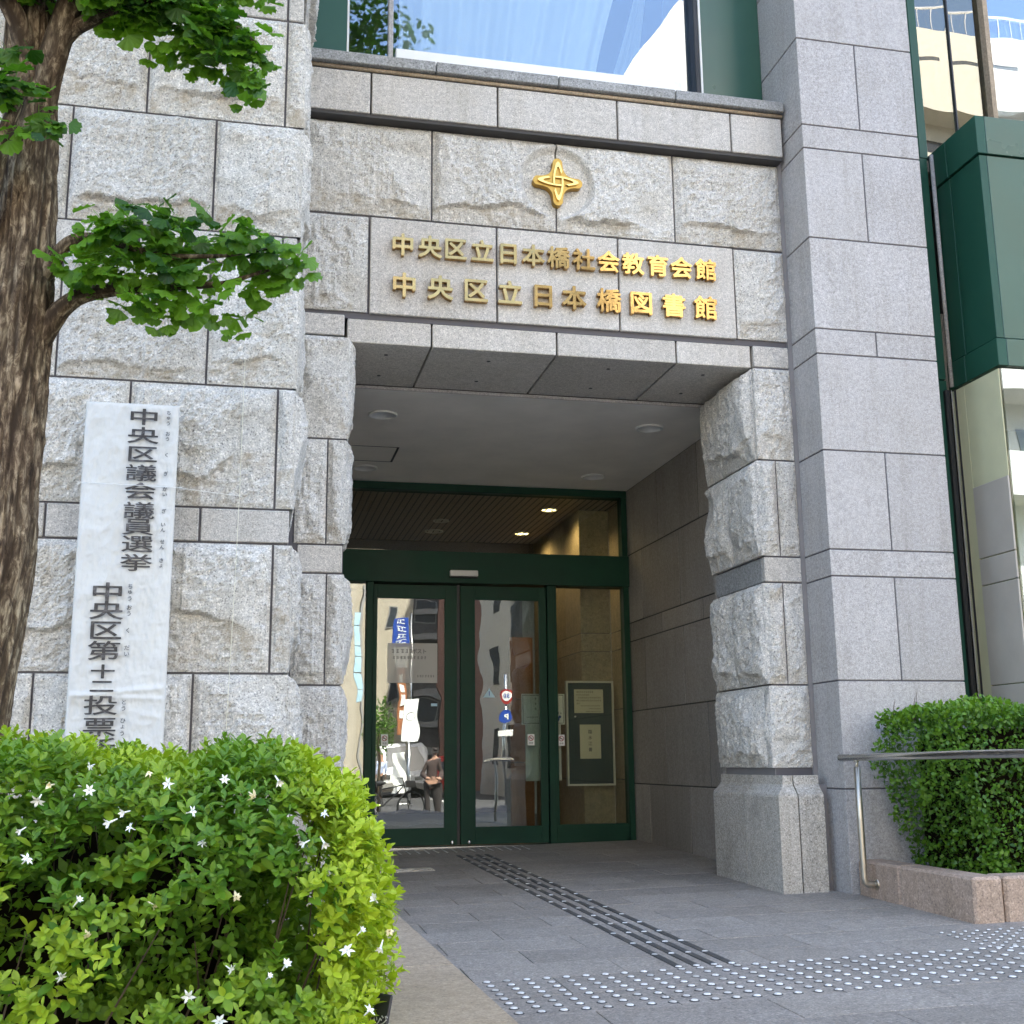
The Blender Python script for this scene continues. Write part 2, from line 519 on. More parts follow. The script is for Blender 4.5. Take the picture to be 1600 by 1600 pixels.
def rough_stone(name, faces, z0, z1, amp, seed, mat, parent, frac=0.16, disc=None, step=0.0105, crack=1.0):
    """rock-faced block. faces: [(x, y, ux, uy, width)], outward normal = (uy, -ux); the bottom of each face is split off as a broken ledge"""
    rs = random.Random(seed)
    VV = []; FF = []; LL = []; n0 = 0
    H = z1 - z0
    for fi, (x, y, ux, uy, W) in enumerate(faces):
        nu = max(4, int(W / step)); nv = max(4, int(H / step))
        U, Z = np.meshgrid(np.linspace(0, W, nu + 1), np.linspace(0, H, nv + 1))
        sd = seed * 13 + fi * 101
        ox = seed * 3.17
        e = np.minimum(np.minimum(U, W - U), np.minimum(Z, H - Z))
        e = e + (fbm(U * 14 + ox, Z * 14, sd + 3, 3) - 0.5) * 0.022
        plate = amp * (0.55 + 0.45 * sstep(e, 0.0, 0.09)) * sstep(e, -0.004, 0.014 + amp * 0.35)
        big = (fbm(U * 3.2 + ox, Z * 3.2, sd + 5, 2) - 0.5) * amp * 0.9
        med = (fbm(U * 17 + ox, Z * 11 + ox, sd + 9, 5, 0.62, True) - 0.55) * 0.034
        fine = (fbm(U * 60 + ox, Z * 52, sd + 11, 3, 0.6) - 0.5) * 0.013
        D = plate + (big + med) * sstep(e, 0.0, 0.05) + fine * sstep(e, -0.01, 0.01)
        for k in range(rs.randint(2, 4)):       # flat chips struck off near the edges
            cu = rs.choice([rs.uniform(0, 0.2), rs.uniform(0.8, 1.0)]) * W
            cz = rs.uniform(0, 1) * H
            gu = (cu - W / 2) / W * rs.uniform(0.2, 0.6); gz = -rs.uniform(0.0, 0.3)
            pl = amp * rs.uniform(0.5, 0.9) - gu * (U - cu) + gz * (Z - cz) * (1 if cz < H / 2 else -1) * -1 + (fbm(U * 9 + k * 7, Z * 9, sd + 31 + k, 3) - 0.5) * 0.02
            near = sstep(-np.hypot(U - cu, (Z - cz)), -0.22, -0.10)
            D = np.where(near > 0, np.minimum(D, pl * near + D * (1 - near)), D)
        if frac > 0:
            zl = H * frac * (0.45 + 1.1 * fbm(U * 4.5 + ox, U * 0 + sd, sd + 41, 3)) + (fbm(U * 26, U * 0, sd + 43, 3) - 0.5) * 0.02
            k = sstep(zl - Z, -0.004, 0.012)
            low = amp * (0.05 + 0.42 * (Z / np.maximum(zl, 0.02)) ** 1.3) + (fbm(U * 22 + ox, Z * 22, sd + 47, 4, 0.6, True) - 0.5) * 0.022
            low = np.clip(low, 0.0, None) * sstep(e, -0.004, 0.01)
            D = D * (1 - k) + np.minimum(low, D) * k
            zl2 = zl * 1.9 + 0.02
            k2 = sstep(zl2 - Z, 0.0, 0.05) * (fbm(U * 3 + 4, U * 0, sd + 53, 2) > 0.5)
            D = D - k2 * (1 - k) * amp * 0.16
            led = sstep(zl - Z, -0.03, 0.02)
        else:
            led = np.zeros_like(D)
        if disc:
            cx, cz, r = disc
            wx = x + ux * U
            q = np.hypot(wx - cx, (z0 + Z) - cz)
            D = np.maximum(D, 0.040 * sstep(-q, -(r + 0.13), -(r + 0.04)) * sstep(Z, 0.08, 0.16) * sstep(H - Z, 0.0, 0.03))
            ring = r + 0.035 + (fbm(wx * 11, Z * 11, 5, 3) - 0.5) * 0.03
            kk = sstep(-q, -ring, -r + 0.004)
            D = D * (1 - kk) + 0.006 * kk
        D = np.clip(D, 0.0018, None)
        nx, ny = uy, -ux
        V = np.stack([x + ux * U + nx * D, y + uy * U + ny * D, z0 + Z], -1).reshape(-1, 3)
        rowlen = nu + 1
        idx = np.arange((nu + 1) * (nv + 1)).reshape(nv + 1, nu + 1) + n0
        a = idx[:-1, :-1].ravel(); b = idx[:-1, 1:].ravel(); c = idx[1:, 1:].ravel(); d = idx[1:, :-1].ravel()
        FF.append(np.stack([a, b, c, d], 1))
        VV.append(V); LL.append(led.ravel())
        n0 += len(V)
        # skirt going back into the wall
        ring = np.concatenate([idx[0, :], idx[1:, -1], idx[-1, -2::-1], idx[-2:0:-1, 0]]) - (n0 - len(V))
        S = V[ring] - np.array([nx, ny, 0]) * np.where(V[ring][:, 2:3] > -9, 0.035, 0)
        VV.append(S); LL.append(np.zeros(len(S)))
        m = len(ring)
        s0 = n0
        rg = ring + (n0 - len(V))
        k = np.arange(m); k2 = (k + 1) % m
        FF.append(np.stack([rg[k2], rg[k], s0 + k, s0 + k2], 1))
        n0 += m
    return mesh_obj(name, np.concatenate(VV), np.concatenate(FF), mat, parent, smooth=False, attr={'ledge': np.concatenate(LL)})

def glyph_mesh(ch, size, depth, bold=0.0):
    c = bpy.data.curves.new('glyph_curve', 'FONT')
    c.body = ch; c.size = size; c.extrude = depth / 2; c.resolution_u = 3
    o = bpy.data.objects.new('glyph_curve', c)
    COL.objects.link(o)
    bpy.context.view_layer.update()
    dg = bpy.context.evaluated_depsgraph_get()
    me = bpy.data.meshes.new_from_object(o.evaluated_get(dg))
    bpy.data.objects.remove(o)
    bpy.data.curves.remove(c)
    if len(me.vertices):
        n = len(me.vertices)
        co = np.empty(n * 3, dtype=np.float32); me.vertices.foreach_get('co', co)
        co = co.reshape(-1, 3)
        mid = (co.min(0) + co.max(0)) / 2
        if ch not in '一二、。・ーっゃゅょ':
            mid = np.array([0.5 * size if ord(ch[0]) > 0x2000 and len(ch) == 1 else mid[0], 0.38 * size if ord(ch[0]) > 0x2000 else mid[1], mid[2]])
        elif ch == '二':
            pass
        co = co - mid
        # stand the glyph upright, facing -Y; a bold letter is the thin one laid over itself, each layer a hair deeper
        P = np.stack([co[:, 0], -co[:, 2], co[:, 1]], 1)
        if bold > 0:
            polys = [tuple(p.vertices) for p in me.polygons]
            VV = []; FF = []
            k = 0
            for (dx, dz) in ((0, 0), (1, 0), (-1, 0), (0, 1), (0, -1), (0.75, 0.75), (-0.75, 0.75), (0.75, -0.75), (-0.75, -0.75)):
                VV += (P + np.array([dx * bold, k * 0.00012, dz * bold])).tolist()
                FF += [tuple(i + k * n for i in f) for f in polys]
                k += 1
            bpy.data.meshes.remove(me)
            me = bpy.data.meshes.new('glyph')
            me.from_pydata(VV, [], FF)
        else:
            me.vertices.foreach_set('co', P.astype(np.float32).ravel())
        me.update()
    return me

GL = {}
def glyph(name, ch, x, y, z, size, depth, mat, parent, bold=0.0, sx=1.0, mirror=False, rot=0.0, sz=1.0):
    key = (ch, size, depth, bold, mat.name)
    if key not in GL:
        me = glyph_mesh(ch, size, depth, bold)
        me.materials.clear(); me.materials.append(mat)
        me.name = name
        GL[key] = me
    o = bpy.data.objects.new(name, GL[key])
    link(o, parent, (x, y, z))
    o.scale = (-sx if mirror else sx, 1, sz)
    if rot: o.rotation_euler = (0, 0, rot)
    return o

GA, GB = 0.0157, 0.0187
def gz(x, y):
    return GA * (x - 1.54) + GB * (y - 4.158)

# ------------------------------------------------------------------ ground
def quad_sheet(name, pts, mat, kind='structure'):
    o = mesh_obj(name, pts, [tuple(range(len(pts)))], mat)
    return tag(o, kind=kind)
o = mesh_obj('ground', [(-150, -150, -0.75), (150, -150, -0.75), (150, 150, -0.75), (-150, 150, -0.75)], [(0, 1, 2, 3)], M['asphalt'])
tag(o, kind='structure')
# street: runs level from the foot of the sloping forecourt away from the building
o = mesh_obj('road', [(-60, -2.2, gz(-60, -2.2) * 0 - 0.20), (60, -2.2, -0.20), (60, -8, -0.60), (-60, -8, -0.60), (60, -70, -0.60), (-60, -70, -0.60)],
             [(3, 2, 1, 0), (5, 4, 2, 3)], M['asphalt'])
tag(o, kind='structure')
wl_ = plain('road_paint', (0.6, 0.6, 0.58), 0.7)
o = mesh_obj('road_marking', [(5.9, -12, -0.594), (6.05, -12, -0.594), (7.5, -34, -0.594), (7.35, -34, -0.594)], [(0, 1, 2, 3)], wl_)
tag(o, kind='structure')

def slab_xy(x0, x1, y0, y1, top, th, mat, name, parent, ch=0.003):
    V, F = box_vf(x0, x1, y0, y1, -th, 0, ch)
    V = [(a, b, c + gz(a, b) + top) for a, b, c in V]
    return mesh_obj(name, V, F, mat, parent)

pav = slab_xy(-14, 14, -2.4, 9.5, -0.012, 0.35, M['mortar'], 'pavement', None)
tag(pav, kind='structure')
pv = 0.2785
rows = []
k0 = -4
npv = 0
far_bm = MB()
for k in range(k0, 22):
    ya = 3.575 + pv * k; yb = ya + pv
    if ya > 9.45: break
    yb = min(yb, 9.52)
    off = 1.12 if (k % 2 == 0) == True else 1.41
    # the joints of every second row are shifted by half a slab
    for n in range(-22, 22):
        xa = off + 0.58 * n; xb = xa + 0.58
        xm = (xa + xb) / 2; ym = (ya + yb) / 2
        inview = (xm > 0.35 and ym > 2.9 and xm / max(ym, 0.1) < 0.95 and xm < 4.3)
        if 7.0 < ym and xm > 3.5: inview = False
        if xm < 0.62 and ym < 5.3: inview = False
        V, F = box_vf(xa + 0.002, xb - 0.002, ya + 0.0016, yb - 0.0016, -0.05, 0, 0.0010)
        jt = random.uniform(-0.0007, 0.0007)
        V = [(a, b, c + gz(a, b) + jt) for a, b, c in V]
        if inview and npv < 290:
            mesh_obj('paver', V, F, M['paver'], pav)
            npv += 1
        elif -6 < xm < 8:
            far_bm.add(V, F)
o = far_bm.obj('paver_field', M['paver'], pav)
o['kind'] = 'stuff'

# ------------------------------------------------------------------ the building
YL = 6.29      # plane of the portal
bld = thing('library_building', 'granite library building with rusticated portal, green framed doors and gold lettering above them', 'building', (1.69, 6.29, 0.06))
G = 0.0052
# masonry cores behind the stones (the joints show them)
def core(x0, x1, y0, y1, z0, z1, mat=None, name='wall_core'):
    return box(name, x0, x1, y0, y1, z0, z1, mat or M['mortar'], bld, 0)
core(-8.0, 0.165, 5.436, 6.6, -0.3, 5.0)                    # left wall
core(0.165, 0.482, 6.296, 7.0, -0.3, 3.06)                 # left pilaster
core(2.905, 3.15, 6.296, 7.0, -0.3, 3.06)                  # right pilaster
core(0.165, 3.15, 6.30, 7.0, 3.19, 4.70)                   # portal head
core(3.158, 3.918, 5.986, 7.4, -0.3, 7.9)                  # smooth pier
# ---- left wall, rock faced
Wz = [-0.02, 0.578, 1.157, 1.743, 1.903, 2.482, 3.088, 3.245, 3.823, 4.402, 4.555, 5.0]
Wj = [[-1.22, -0.558, 0.10], [-1.55, -0.887, -0.227], [-1.22, -0.558, 0.10], 'band', [-1.22, -0.558, 0.10], [-1.55, -0.887, -0.229],
      'band', [-1.55, -0.889, -0.232], [-1.22, -0.56, 0.092], 'band', [-1.55, -0.889, -0.232]]
bj = {3: [-1.55, -0.886, -0.227], 6: [-1.22, -0.56, 0.10], 9: [-1.22, -0.56, 0.09]}
sd = 100
for r in range(len(Wz) - 1):
    z0, z1 = Wz[r] + G, Wz[r + 1] - G
    if Wj[r] == 'band':
        js = bj[r]
        xs = [-2.3] + js + [0.168]
        for a, b in zip(xs[:-1], xs[1:]):
            box('stone_block', a + G, b - G if b < 0.168 else b, 5.423, 6.2 if b > 0.16 else 5.5, z0, z1, M['band'], bld)
        continue
    js = Wj[r]
    xs = [-2.3 if js[0] > -1.4 else -2.3] + js + [0.182]
    for a, b in zip(xs[:-1], xs[1:]):
        sd += 1
        last = b > 0.18
        faces = [(a + G, 5.43, 1, 0, (b - a) - (G if last else 2 * G))]
        if last:
            faces.append((0.182, 5.43, 0, 1, 0.84))
        vis = b > -1.3
        rough_stone('stone_block', faces, z0, z1, random.uniform(0.036, 0.055), sd, M['rough'], bld,
                    frac=(random.uniform(0.24, 0.36) if r in (2, 4) else random.uniform(0.10, 0.22)), step=0.0095 if vis else 0.03)
box('wall_panel', -8.0, -2.31, 5.40, 5.5, -0.3, 5.0, M['band'], bld)
# ---- smooth pier
Pz = [0.0, 0.600, 1.177, 1.754, 1.905, 2.477, 3.053, 3.206, 3.773, 4.350, 4.504, 5.083, 5.66, 6.24, 6.39, 6.97, 7.9]
Pj = [3.60, None, 3.537, None, 3.537, None, 3.537, None, 3.537, None, 3.537, None, 3.537, None, 3.537, None]
for r in range(len(Pz) - 1):
    z0, z1 = Pz[r] + G * 0.8, Pz[r + 1] - G * 0.8
    if r == 0: z0 = -0.1
    if Pj[r]:
        box('stone_block', 3.152, Pj[r] - G * 0.8, 5.98, 7.2, z0, z1, M['pier'], bld, 0.0025)
        box('stone_block', Pj[r] + G * 0.8, 3.924, 5.98, 7.2, z0, z1, M['pier'], bld, 0.0025)
    else:
        box('stone_block', 3.152, 3.924, 5.98, 7.2, z0, z1, M['pier'], bld, 0.0025)
# ---- right pilaster
YB = 7.05
def side_r(x, yb, ya):       # face looking towards -x, from back to front
    return (x, yb, 0, -1, yb - ya)
PR = 3.128
zz = [0.708, 1.172, 1.757, 1.908, 2.484, 3.052]
xq = 2.885
# row 4 (lowest rough course)
rough_stone('stone_block', [side_r(xq, YB, 6.352)], zz[0] + G, zz[1] - G, 0.05, 301, M['rough'], bld, 0.14)
rough_stone('stone_block', [side_r(xq, 6.344, 6.294), (xq, YL, 1, 0, PR - xq)], zz[0] + G, zz[1] - G, 0.030, 302, M['rough'], bld, 0.16)
# row 3
rough_stone('stone_block', [side_r(xq, YB, 6.70)], zz[1] + G, zz[2] - G, 0.055, 303, M['rough'], bld, 0.16)
rough_stone('stone_block', [side_r(xq, 6.692, 6.29), (xq, YL, 1, 0, 3.0 - xq)], zz[1] + G, zz[2] - G, 0.045, 304, M['rough'], bld, 0.12)
rough_stone('stone_block', [(3.008, YL, 1, 0, PR - 3.008)], zz[1] + G, zz[2] - G, 0.026, 305, M['rough'], bld, 0.13)
# smooth band
box('stone_block', 2.897, 2.93, 6.33, 7.02, zz[2] + G, zz[3] - G, M['soffit'], bld)
box('stone_block', 2.897, PR, 6.285, 6.325, zz[2] + G, zz[3] - G, M['band'], bld)
# row 2
rough_stone('stone_block', [side_r(xq, YB, 6.70)], zz[3] + G, zz[4] - G, 0.055, 306, M['rough'], bld, 0.14)
rough_stone('stone_block', [side_r(xq, 6.692, 6.29), (xq, YL, 1, 0, 2.998 - xq)], zz[3] + G, zz[4] - G, 0.05, 307, M['rough'], bld, 0.14)
rough_stone('stone_block', [(3.006, YL, 1, 0, PR - 3.006)], zz[3] + G, zz[4] - G, 0.028, 308, M['rough'], bld, 0.14)
# row 1
rough_stone('stone_block', [side_r(xq, YB, 6.31)], zz[4] + G, zz[5] - G, 0.06, 309, M['rough'], bld, 0.2)
rough_stone('stone_block', [side_r(2.893, 6.302, 6.294), (2.893, YL, 1, 0, PR - 2.893)], zz[4] + G, zz[5] - G, 0.034, 310, M['rough'], bld, 0.18)
# neck and plinth (flared foot), right and left
def plinth_piece(prof, path, name='plinth_stone', mat=None):
    """prof: [(offset outwards, z)], path: outward corner polyline [(x, y, nx, ny)]"""
    V = []; F = []
    for (x, y, nx, ny) in path:
        for (d, z) in prof:
            V.append((x + nx * d, y + ny * d, z))
    m = len(prof)
    for i in range(len(path) - 1):
        for j in range(m - 1):
            a = i * m + j
            F.append((a, a + m, a + m + 1, a + 1))
    F.append(tuple(range(m))); F.append(tuple(range((len(path) - 1) * m + m - 1, (len(path) - 1) * m - 1, -1)))
    return mesh_obj(name, V, F, mat or M['plinth'], bld)
prof = [(-0.03, 0.672), (0.0, 0.672), (0.004, 0.625), (0.012, 0.612), (0.052, 0.572), (0.056, 0.56), (0.056, -0.2), (-0.03, -0.2)]
prof = prof[::-1]
g = 0.004
# left-looking face, two stones, then the corner stone, then the front stone (front stands 0.17 proud of the shaft)
plinth_piece(prof, [(2.886, 7.05, -1, 0), (2.886, 6.588, -1, 0)])
plinth_piece(prof, [(2.886, 6.58, -1, 0), (2.886, 6.24, -1, 0), (2.886, 6.176, -1, -1), (2.945 - g, 6.176, 0, -1)])
plinth_piece(prof, [(2.945 + g, 6.176, 0, -1), (3.095, 6.176, 0, -1)])
box('plinth_core', 2.91, 3.10, 6.19, 7.04, -0.2, 0.66, M['mortar'], bld, 0)
box('wall_core', 2.901, 3.11, 6.298, 7.04, 0.655, 0.72, M['sealant'], bld, 0)
# ---- left pilaster (mirror of the right one)
xl = 0.488
def side_l(x, ya, yb):       # face looking towards +x
    return (x, ya, 0, 1, yb - ya)
XS = 0.222
zl = [0.694, 1.160, 1.748, 1.903, 2.486, 3.076]
rough_stone('stone_block', [(XS, YL, 1, 0, xl - XS), side_l(xl, YL, 6.50)], zl[0] + G, zl[1] - G, 0.03, 401, M['rough'], bld, 0.16)
rough_stone('stone_block', [side_l(xl, 6.508, YB)], zl[0] + G, zl[1] - G, 0.045, 402, M['rough'], bld, 0.16)
rough_stone('stone_block', [(XS, YL, 1, 0, 0.394 - XS)], zl[1] + G, zl[2] - G, 0.028, 403, M['rough'], bld, 0.12)
rough_stone('stone_block', [(0.402, YL, 1, 0, xl - 0.402), side_l(xl, YL, 6.7)], zl[1] + G, zl[2] - G, 0.04, 404, M['rough'], bld, 0.14)
rough_stone('stone_block', [side_l(xl, 6.708, YB)], zl[1] + G, zl[2] - G, 0.045, 405, M['rough'], bld, 0.16)
box('stone_block', XS + 0.02, 0.478, 6.285, 7.02, zl[2] + G, zl[3] - G, M['band'], bld)
rough_stone('stone_block', [(XS, YL, 1, 0, 0.386 - XS)], zl[3] + G, zl[4] - G, 0.030, 406, M['rough'], bld, 0.13)
rough_stone('stone_block', [(0.394, YL, 1, 0, xl - 0.394), side_l(xl, YL, 6.7)], zl[3] + G, zl[4] - G, 0.042, 407, M['rough'], bld, 0.13)
rough_stone('stone_block', [side_l(xl, 6.708, YB)], zl[3] + G, zl[4] - G, 0.045, 408, M['rough'], bld, 0.16)
rough_stone('stone_block', [(XS, YL, 1, 0, 0.492 - XS), side_l(0.492, YL, 6.98)], zl[4] + G, zl[5] - G, 0.036, 409, M['rough'], bld, 0.16)
plinth_piece(prof, [(0.24, 6.22, 0, -1), (0.385, 6.22, 0, -1)])
plinth_piece(prof, [(0.393, 6.22, 0, -1), (0.47, 6.22, 0, -1), (0.49, 6.24, 1, 0), (0.49, 6.6, 1, 0)])
plinth_piece(prof, [(0.49, 6.608, 1, 0), (0.49, 7.05, 1, 0)])
# ---- portal head: soffit course, plate course, rough frieze, cornice, cap
js = [0.478, 0.957, 1.687, 2.416, 2.890]
for a, b in zip(js[:-1], js[1:]):
    box('lintel_stone', a + G, b - G, 6.30, 7.05, 3.052, 3.190, M['band'], bld)
box('stone_block', XS, 0.466, 6.29, 6.5, 3.084, 3.205, M['band'], bld)
box('stone_block', 2.902, PR, 6.29, 6.5, 3.060, 3.190, M['band'], bld)
for x in (0.72, 1.32, 2.05, 2.65):
    for y in (6.48, 6.86):
        cyl('anchor_hole', (x, y, 3.0505), (x, y, 3.06), 0.012, M['black'], bld, 10)
js = [0.597, 1.332, 2.066, 2.800]
rough_stone('stone_block', [(XS, YL, 1, 0, 0.589 - XS)], 3.222 + G, 3.803 - G, 0.030, 501, M['rough'], bld, 0.12)
for a, b in zip(js[:-1], js[1:]):
    box('plate_stone', a + G, b - G, 6.278, 6.40, 3.222, 3.799, M['band'], bld)
rough_stone('stone_block', [(2.806, YL, 1, 0, PR - 2.806)], 3.222 + G, 3.803 - G, 0.036, 502, M['rough'], bld, 0.16)
js = [XS, 0.952, 1.694, 2.433, PR]
for i, (a, b) in enumerate(zip(js[:-1], js[1:])):
    rough_stone('frieze_stone', [(a + (G if i else 0), YL, 1, 0, (b - a) - (2 * G if 0 < i < 3 else G))], 3.809 + G, 4.376, 0.044, 510 + i, M['rough'], bld,
                0.17, disc=(1.694, 4.105, 0.20))
js = [XS, 0.585, 1.327, 2.062, 2.790, PR + 0.004]
for a, b in zip(js[:-1], js[1:]):
    box('cornice_stone', a + G, b - G, 6.20, 6.60, 4.400, 4.655, M['band'], bld)
box('cornice_shade_strip', XS, PR, 6.212, 6.32, 4.380, 4.3985, M['joint_and_shade'], bld, 0)  # dark strip painted as the shadow line below the cornice
box('cornice_groove', XS, PR, 6.225, 6.6, 4.650, 4.70, M['mortar'], bld, 0)
cyl('cornice_bead', (XS, 6.208, 4.676), (PR + 0.01, 6.208, 4.676), 0.012, M['kerb'], bld, 12)
js = [XS, 0.957, 1.694, 2.43, PR + 0.012]
for a, b in zip(js[:-1], js[1:]):
    box('sill_stone', a + 0.003, b - 0.003, 6.17, 6.62, 4.692, 4.757, M['soffit'], bld)
# sealant strip where portal meets the pier
box('sealant_strip', 3.124, 3.1515, 6.281, 6.4, 0.62, 4.40, M['sealant'], bld, 0)
box('sealant_strip', 3.096, 3.1515, 6.19, 6.4, -0.1, 0.62, M['sealant'], bld, 0)

# ---- window over the portal
YW = 6.55
box('window_panel', 0.20, 0.462, 6.50, 6.56, 4.70, 7.4, M['green2'], bld)
box('window_panel', 2.735, 3.150, 6.48, 6.54, 4.70, 7.4, M['green2'], bld)
wf = MB()
wf.box(0.462, 0.474, 6.50, 6.60, 4.75, 7.4); wf.box(2.722, 2.734, 6.46, 6.60, 4.75, 7.4)
wfo = wf.obj('window_frame', M['white'], bld)
box('window_gasket', 2.690, 2.722, 6.47, 6.60, 4.75, 7.4, M['black'], bld)
box('window_mullion', 0.715, 0.745, 6.52, 6.60, 4.75, 7.4, M['pier'], bld)
box('window_glass', 0.474, 0.715, 6.548, 6.556, 4.75, 7.4, M['tall_glass'], bld, 0)
box('window_glass', 0.745, 2.690, 6.548, 6.556, 4.75, 7.4, M['tall_glass'], bld, 0)
box('window_ledge', 0.76, 2.60, 6.50, 6.546, 4.70, 5.030, M['paper'], bld)
box('room_back', 0.2, 3.15, 8.2, 8.25, 4.6, 7.6, M['darkwall'], bld)
box('room_floor', 0.2, 3.15, 6.62, 8.2, 4.62, 4.70, M['darkwall'], bld)
# curtains: hanging folds that are drawn back towards the sides
def curtain(name, x0, x1, sweep, seed, y=6.66):
    nu, nv = 150, 40
    V = []
    for j in range(nv + 1):
        t = j / nv                     # 0 bottom .. 1 top
        z = 4.9 + t * 2.5
        for i in range(nu + 1):
            s = i / nu
            xa = x0 + sweep[0] * t ** 0.8; xb = x1 + sweep[1] * t ** 1.3
            x = xa + (xb - xa) * s
            f = 0.030 * math.sin(s * 46 + seed) + 0.025 * math.sin(s * 19 + 2.2 * t + seed * 2) + 0.012 * math.sin(s * 91 + seed * 3)
            V.append((x, y + f, z))
    F = [(j * (nu + 1) + i, j * (nu + 1) + i + 1, (j + 1) * (nu + 1) + i + 1, (j + 1) * (nu + 1) + i) for j in range(nv) for i in range(nu)]
    return mesh_obj(name, V, F, M['curtain'], None, True)
m, nt, b = new_mat('sheer_curtain')
b.inputs['Base Color'].default_value = (0.92, 0.92, 0.90, 1)
b.inputs['Roughness'].default_value = 0.9
tl = nt.nodes.new('ShaderNodeBsdfTransparent')
mx = nt.nodes.new('ShaderNodeMixShader'); mx.inputs[0].default_value = 0.25
nt.links.new(b.outputs[0], mx.inputs[1]); nt.links.new(tl.outputs[0], mx.inputs[2])
nt.links.new(mx.outputs[0], nt.nodes['Material Output'].inputs['Surface'])
M['curtain'] = m
c1 = curtain('curtain', 0.80, 2.05, (0.0, 0.75), 0.4)
tag(c1, 'wide sheer white curtain hanging behind the middle of the window over the portal', 'curtain', 'sheer curtains in the upper window')
c2 = curtain('curtain', 2.10, 2.32, (0.62, 0.4), 2.1, 6.63)
tag(c2, 'narrow gathered sheer curtain at the right end of the window over the portal', 'curtain', 'sheer curtains in the upper window')

# ---- upper storeys (above the picture, they shade the forecourt)
box('upper_wall', -8.0, 0.20, 5.46, 9.0, 5.0, 16.0, M['band'], bld, 0)
box('upper_wall', 0.20, 3.15, 6.62, 9.0, 7.4, 16.0, M['band'], bld, 0)
box('upper_wall', 3.15, 3.93, 6.0, 9.0, 7.9, 16.0, M['pier'], bld, 0)
box('upper_wall', 3.93, 22.0, 6.4, 9.0, 7.6, 16.0, M['band'], bld, 0)
box('roof', -8.0, 22.0, 5.4, 22.0, 16.0, 16.4, M['plaster'], bld, 0)
box('side_wall', -8.0, -7.7, 6.0, 22.0, -0.7, 16.0, M['band'], bld, 0)
box('side_wall', 21.7, 22.0, 6.4, 22.0, -0.7, 16.0, M['band'], bld, 0)
box('rear_wall', -8.0, 22.0, 21.7, 22.0, -0.7, 16.0, M['band'], bld, 0)
for k in range(3):
    for x in (4.6, 7.2, 9.8, 12.4, 15.0):
        w = box('upper_window', x, x + 1.8, 6.37, 6.41, 8.6 + 2.5 * k, 10.2 + 2.5 * k, M['bay_glass'], bld, 0)

# ------------------------------------------------------------------ entrance recess
XR = 3.150; XLW = 0.235; YD = 9.60
core(XR + 0.0025, XR + 0.5, 7.04, 9.9, -0.3, 3.3, M['black'])
core(XLW - 0.5, XLW - 0.0025, 7.0, 9.9, -0.3, 3.3, M['joint_and_shade'])
Sz = [-0.05, 0.572, 1.156, 1.734, 1.889, 2.467, 3.035]
Sj = [[8.29, 9.17], [7.88, 8.75], [8.30, 9.18], [7.89, 8.76], [8.33, 9.20], [7.90, 8.78]]
for r in range(6):
    ys = [7.03] + Sj[r] + [9.62]
    for a, b_ in zip(ys[:-1], ys[1:]):
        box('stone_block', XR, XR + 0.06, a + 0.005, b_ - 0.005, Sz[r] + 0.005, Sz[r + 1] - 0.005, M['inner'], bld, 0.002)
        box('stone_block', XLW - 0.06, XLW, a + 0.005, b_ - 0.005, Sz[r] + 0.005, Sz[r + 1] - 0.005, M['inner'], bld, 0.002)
# returns behind the pilasters
box('return_stone', 2.90, 3.155, 7.0, 7.06, 0.0, 3.05, M['inner'], bld)
box('return_stone', 0.22, 0.48, 7.0, 7.06, 0.0, 3.05, M['inner'], bld)
# ceiling with downlights and an access panel
ceil_ = box('entrance_ceiling', XLW - 0.02, XR + 0.03, 7.052, 9.62, 3.032, 3.12, M['plaster'], bld, 0)
LIGHTS = [(0.828, 7.609), (2.692, 7.595), (2.715, 9.068), (0.855, 9.096)]
def downlight(x, y, z, r, lit=False, parent=bld):
    n = 32
    V = []; F = []
    prof = [(r * 1.0, -0.001), (r * 1.0, -0.012), (r * 0.90, -0.013), (r * 0.84, -0.004), (r * 0.74, 0.045), (r * 0.30, 0.07)]
    for (rr, dz) in prof:
        for k in range(n):
            t = 2 * math.pi * k / n
            V.append((x + rr * math.cos(t), y + rr * math.sin(t), z + dz))
    for j in range(len(prof) - 1):
        for k in range(n):
            k2 = (k + 1) % n
            F.append((j * n + k, j * n + k2, (j + 1) * n + k2, (j + 1) * n + k))
    o = mesh_obj('downlight', V, F, M['white'], parent, True)
    V2 = [(x + r * (0.62 if lit else 0.34) * math.cos(2 * math.pi * k / n), y + r * (0.62 if lit else 0.34) * math.sin(2 * math.pi * k / n), z + (0.012 if lit else 0.0685)) for k in range(n)]
    mesh_obj('lamp', V2, [tuple(range(n - 1, -1, -1))], M['lamp'] if lit else M['white'], o)
    return o
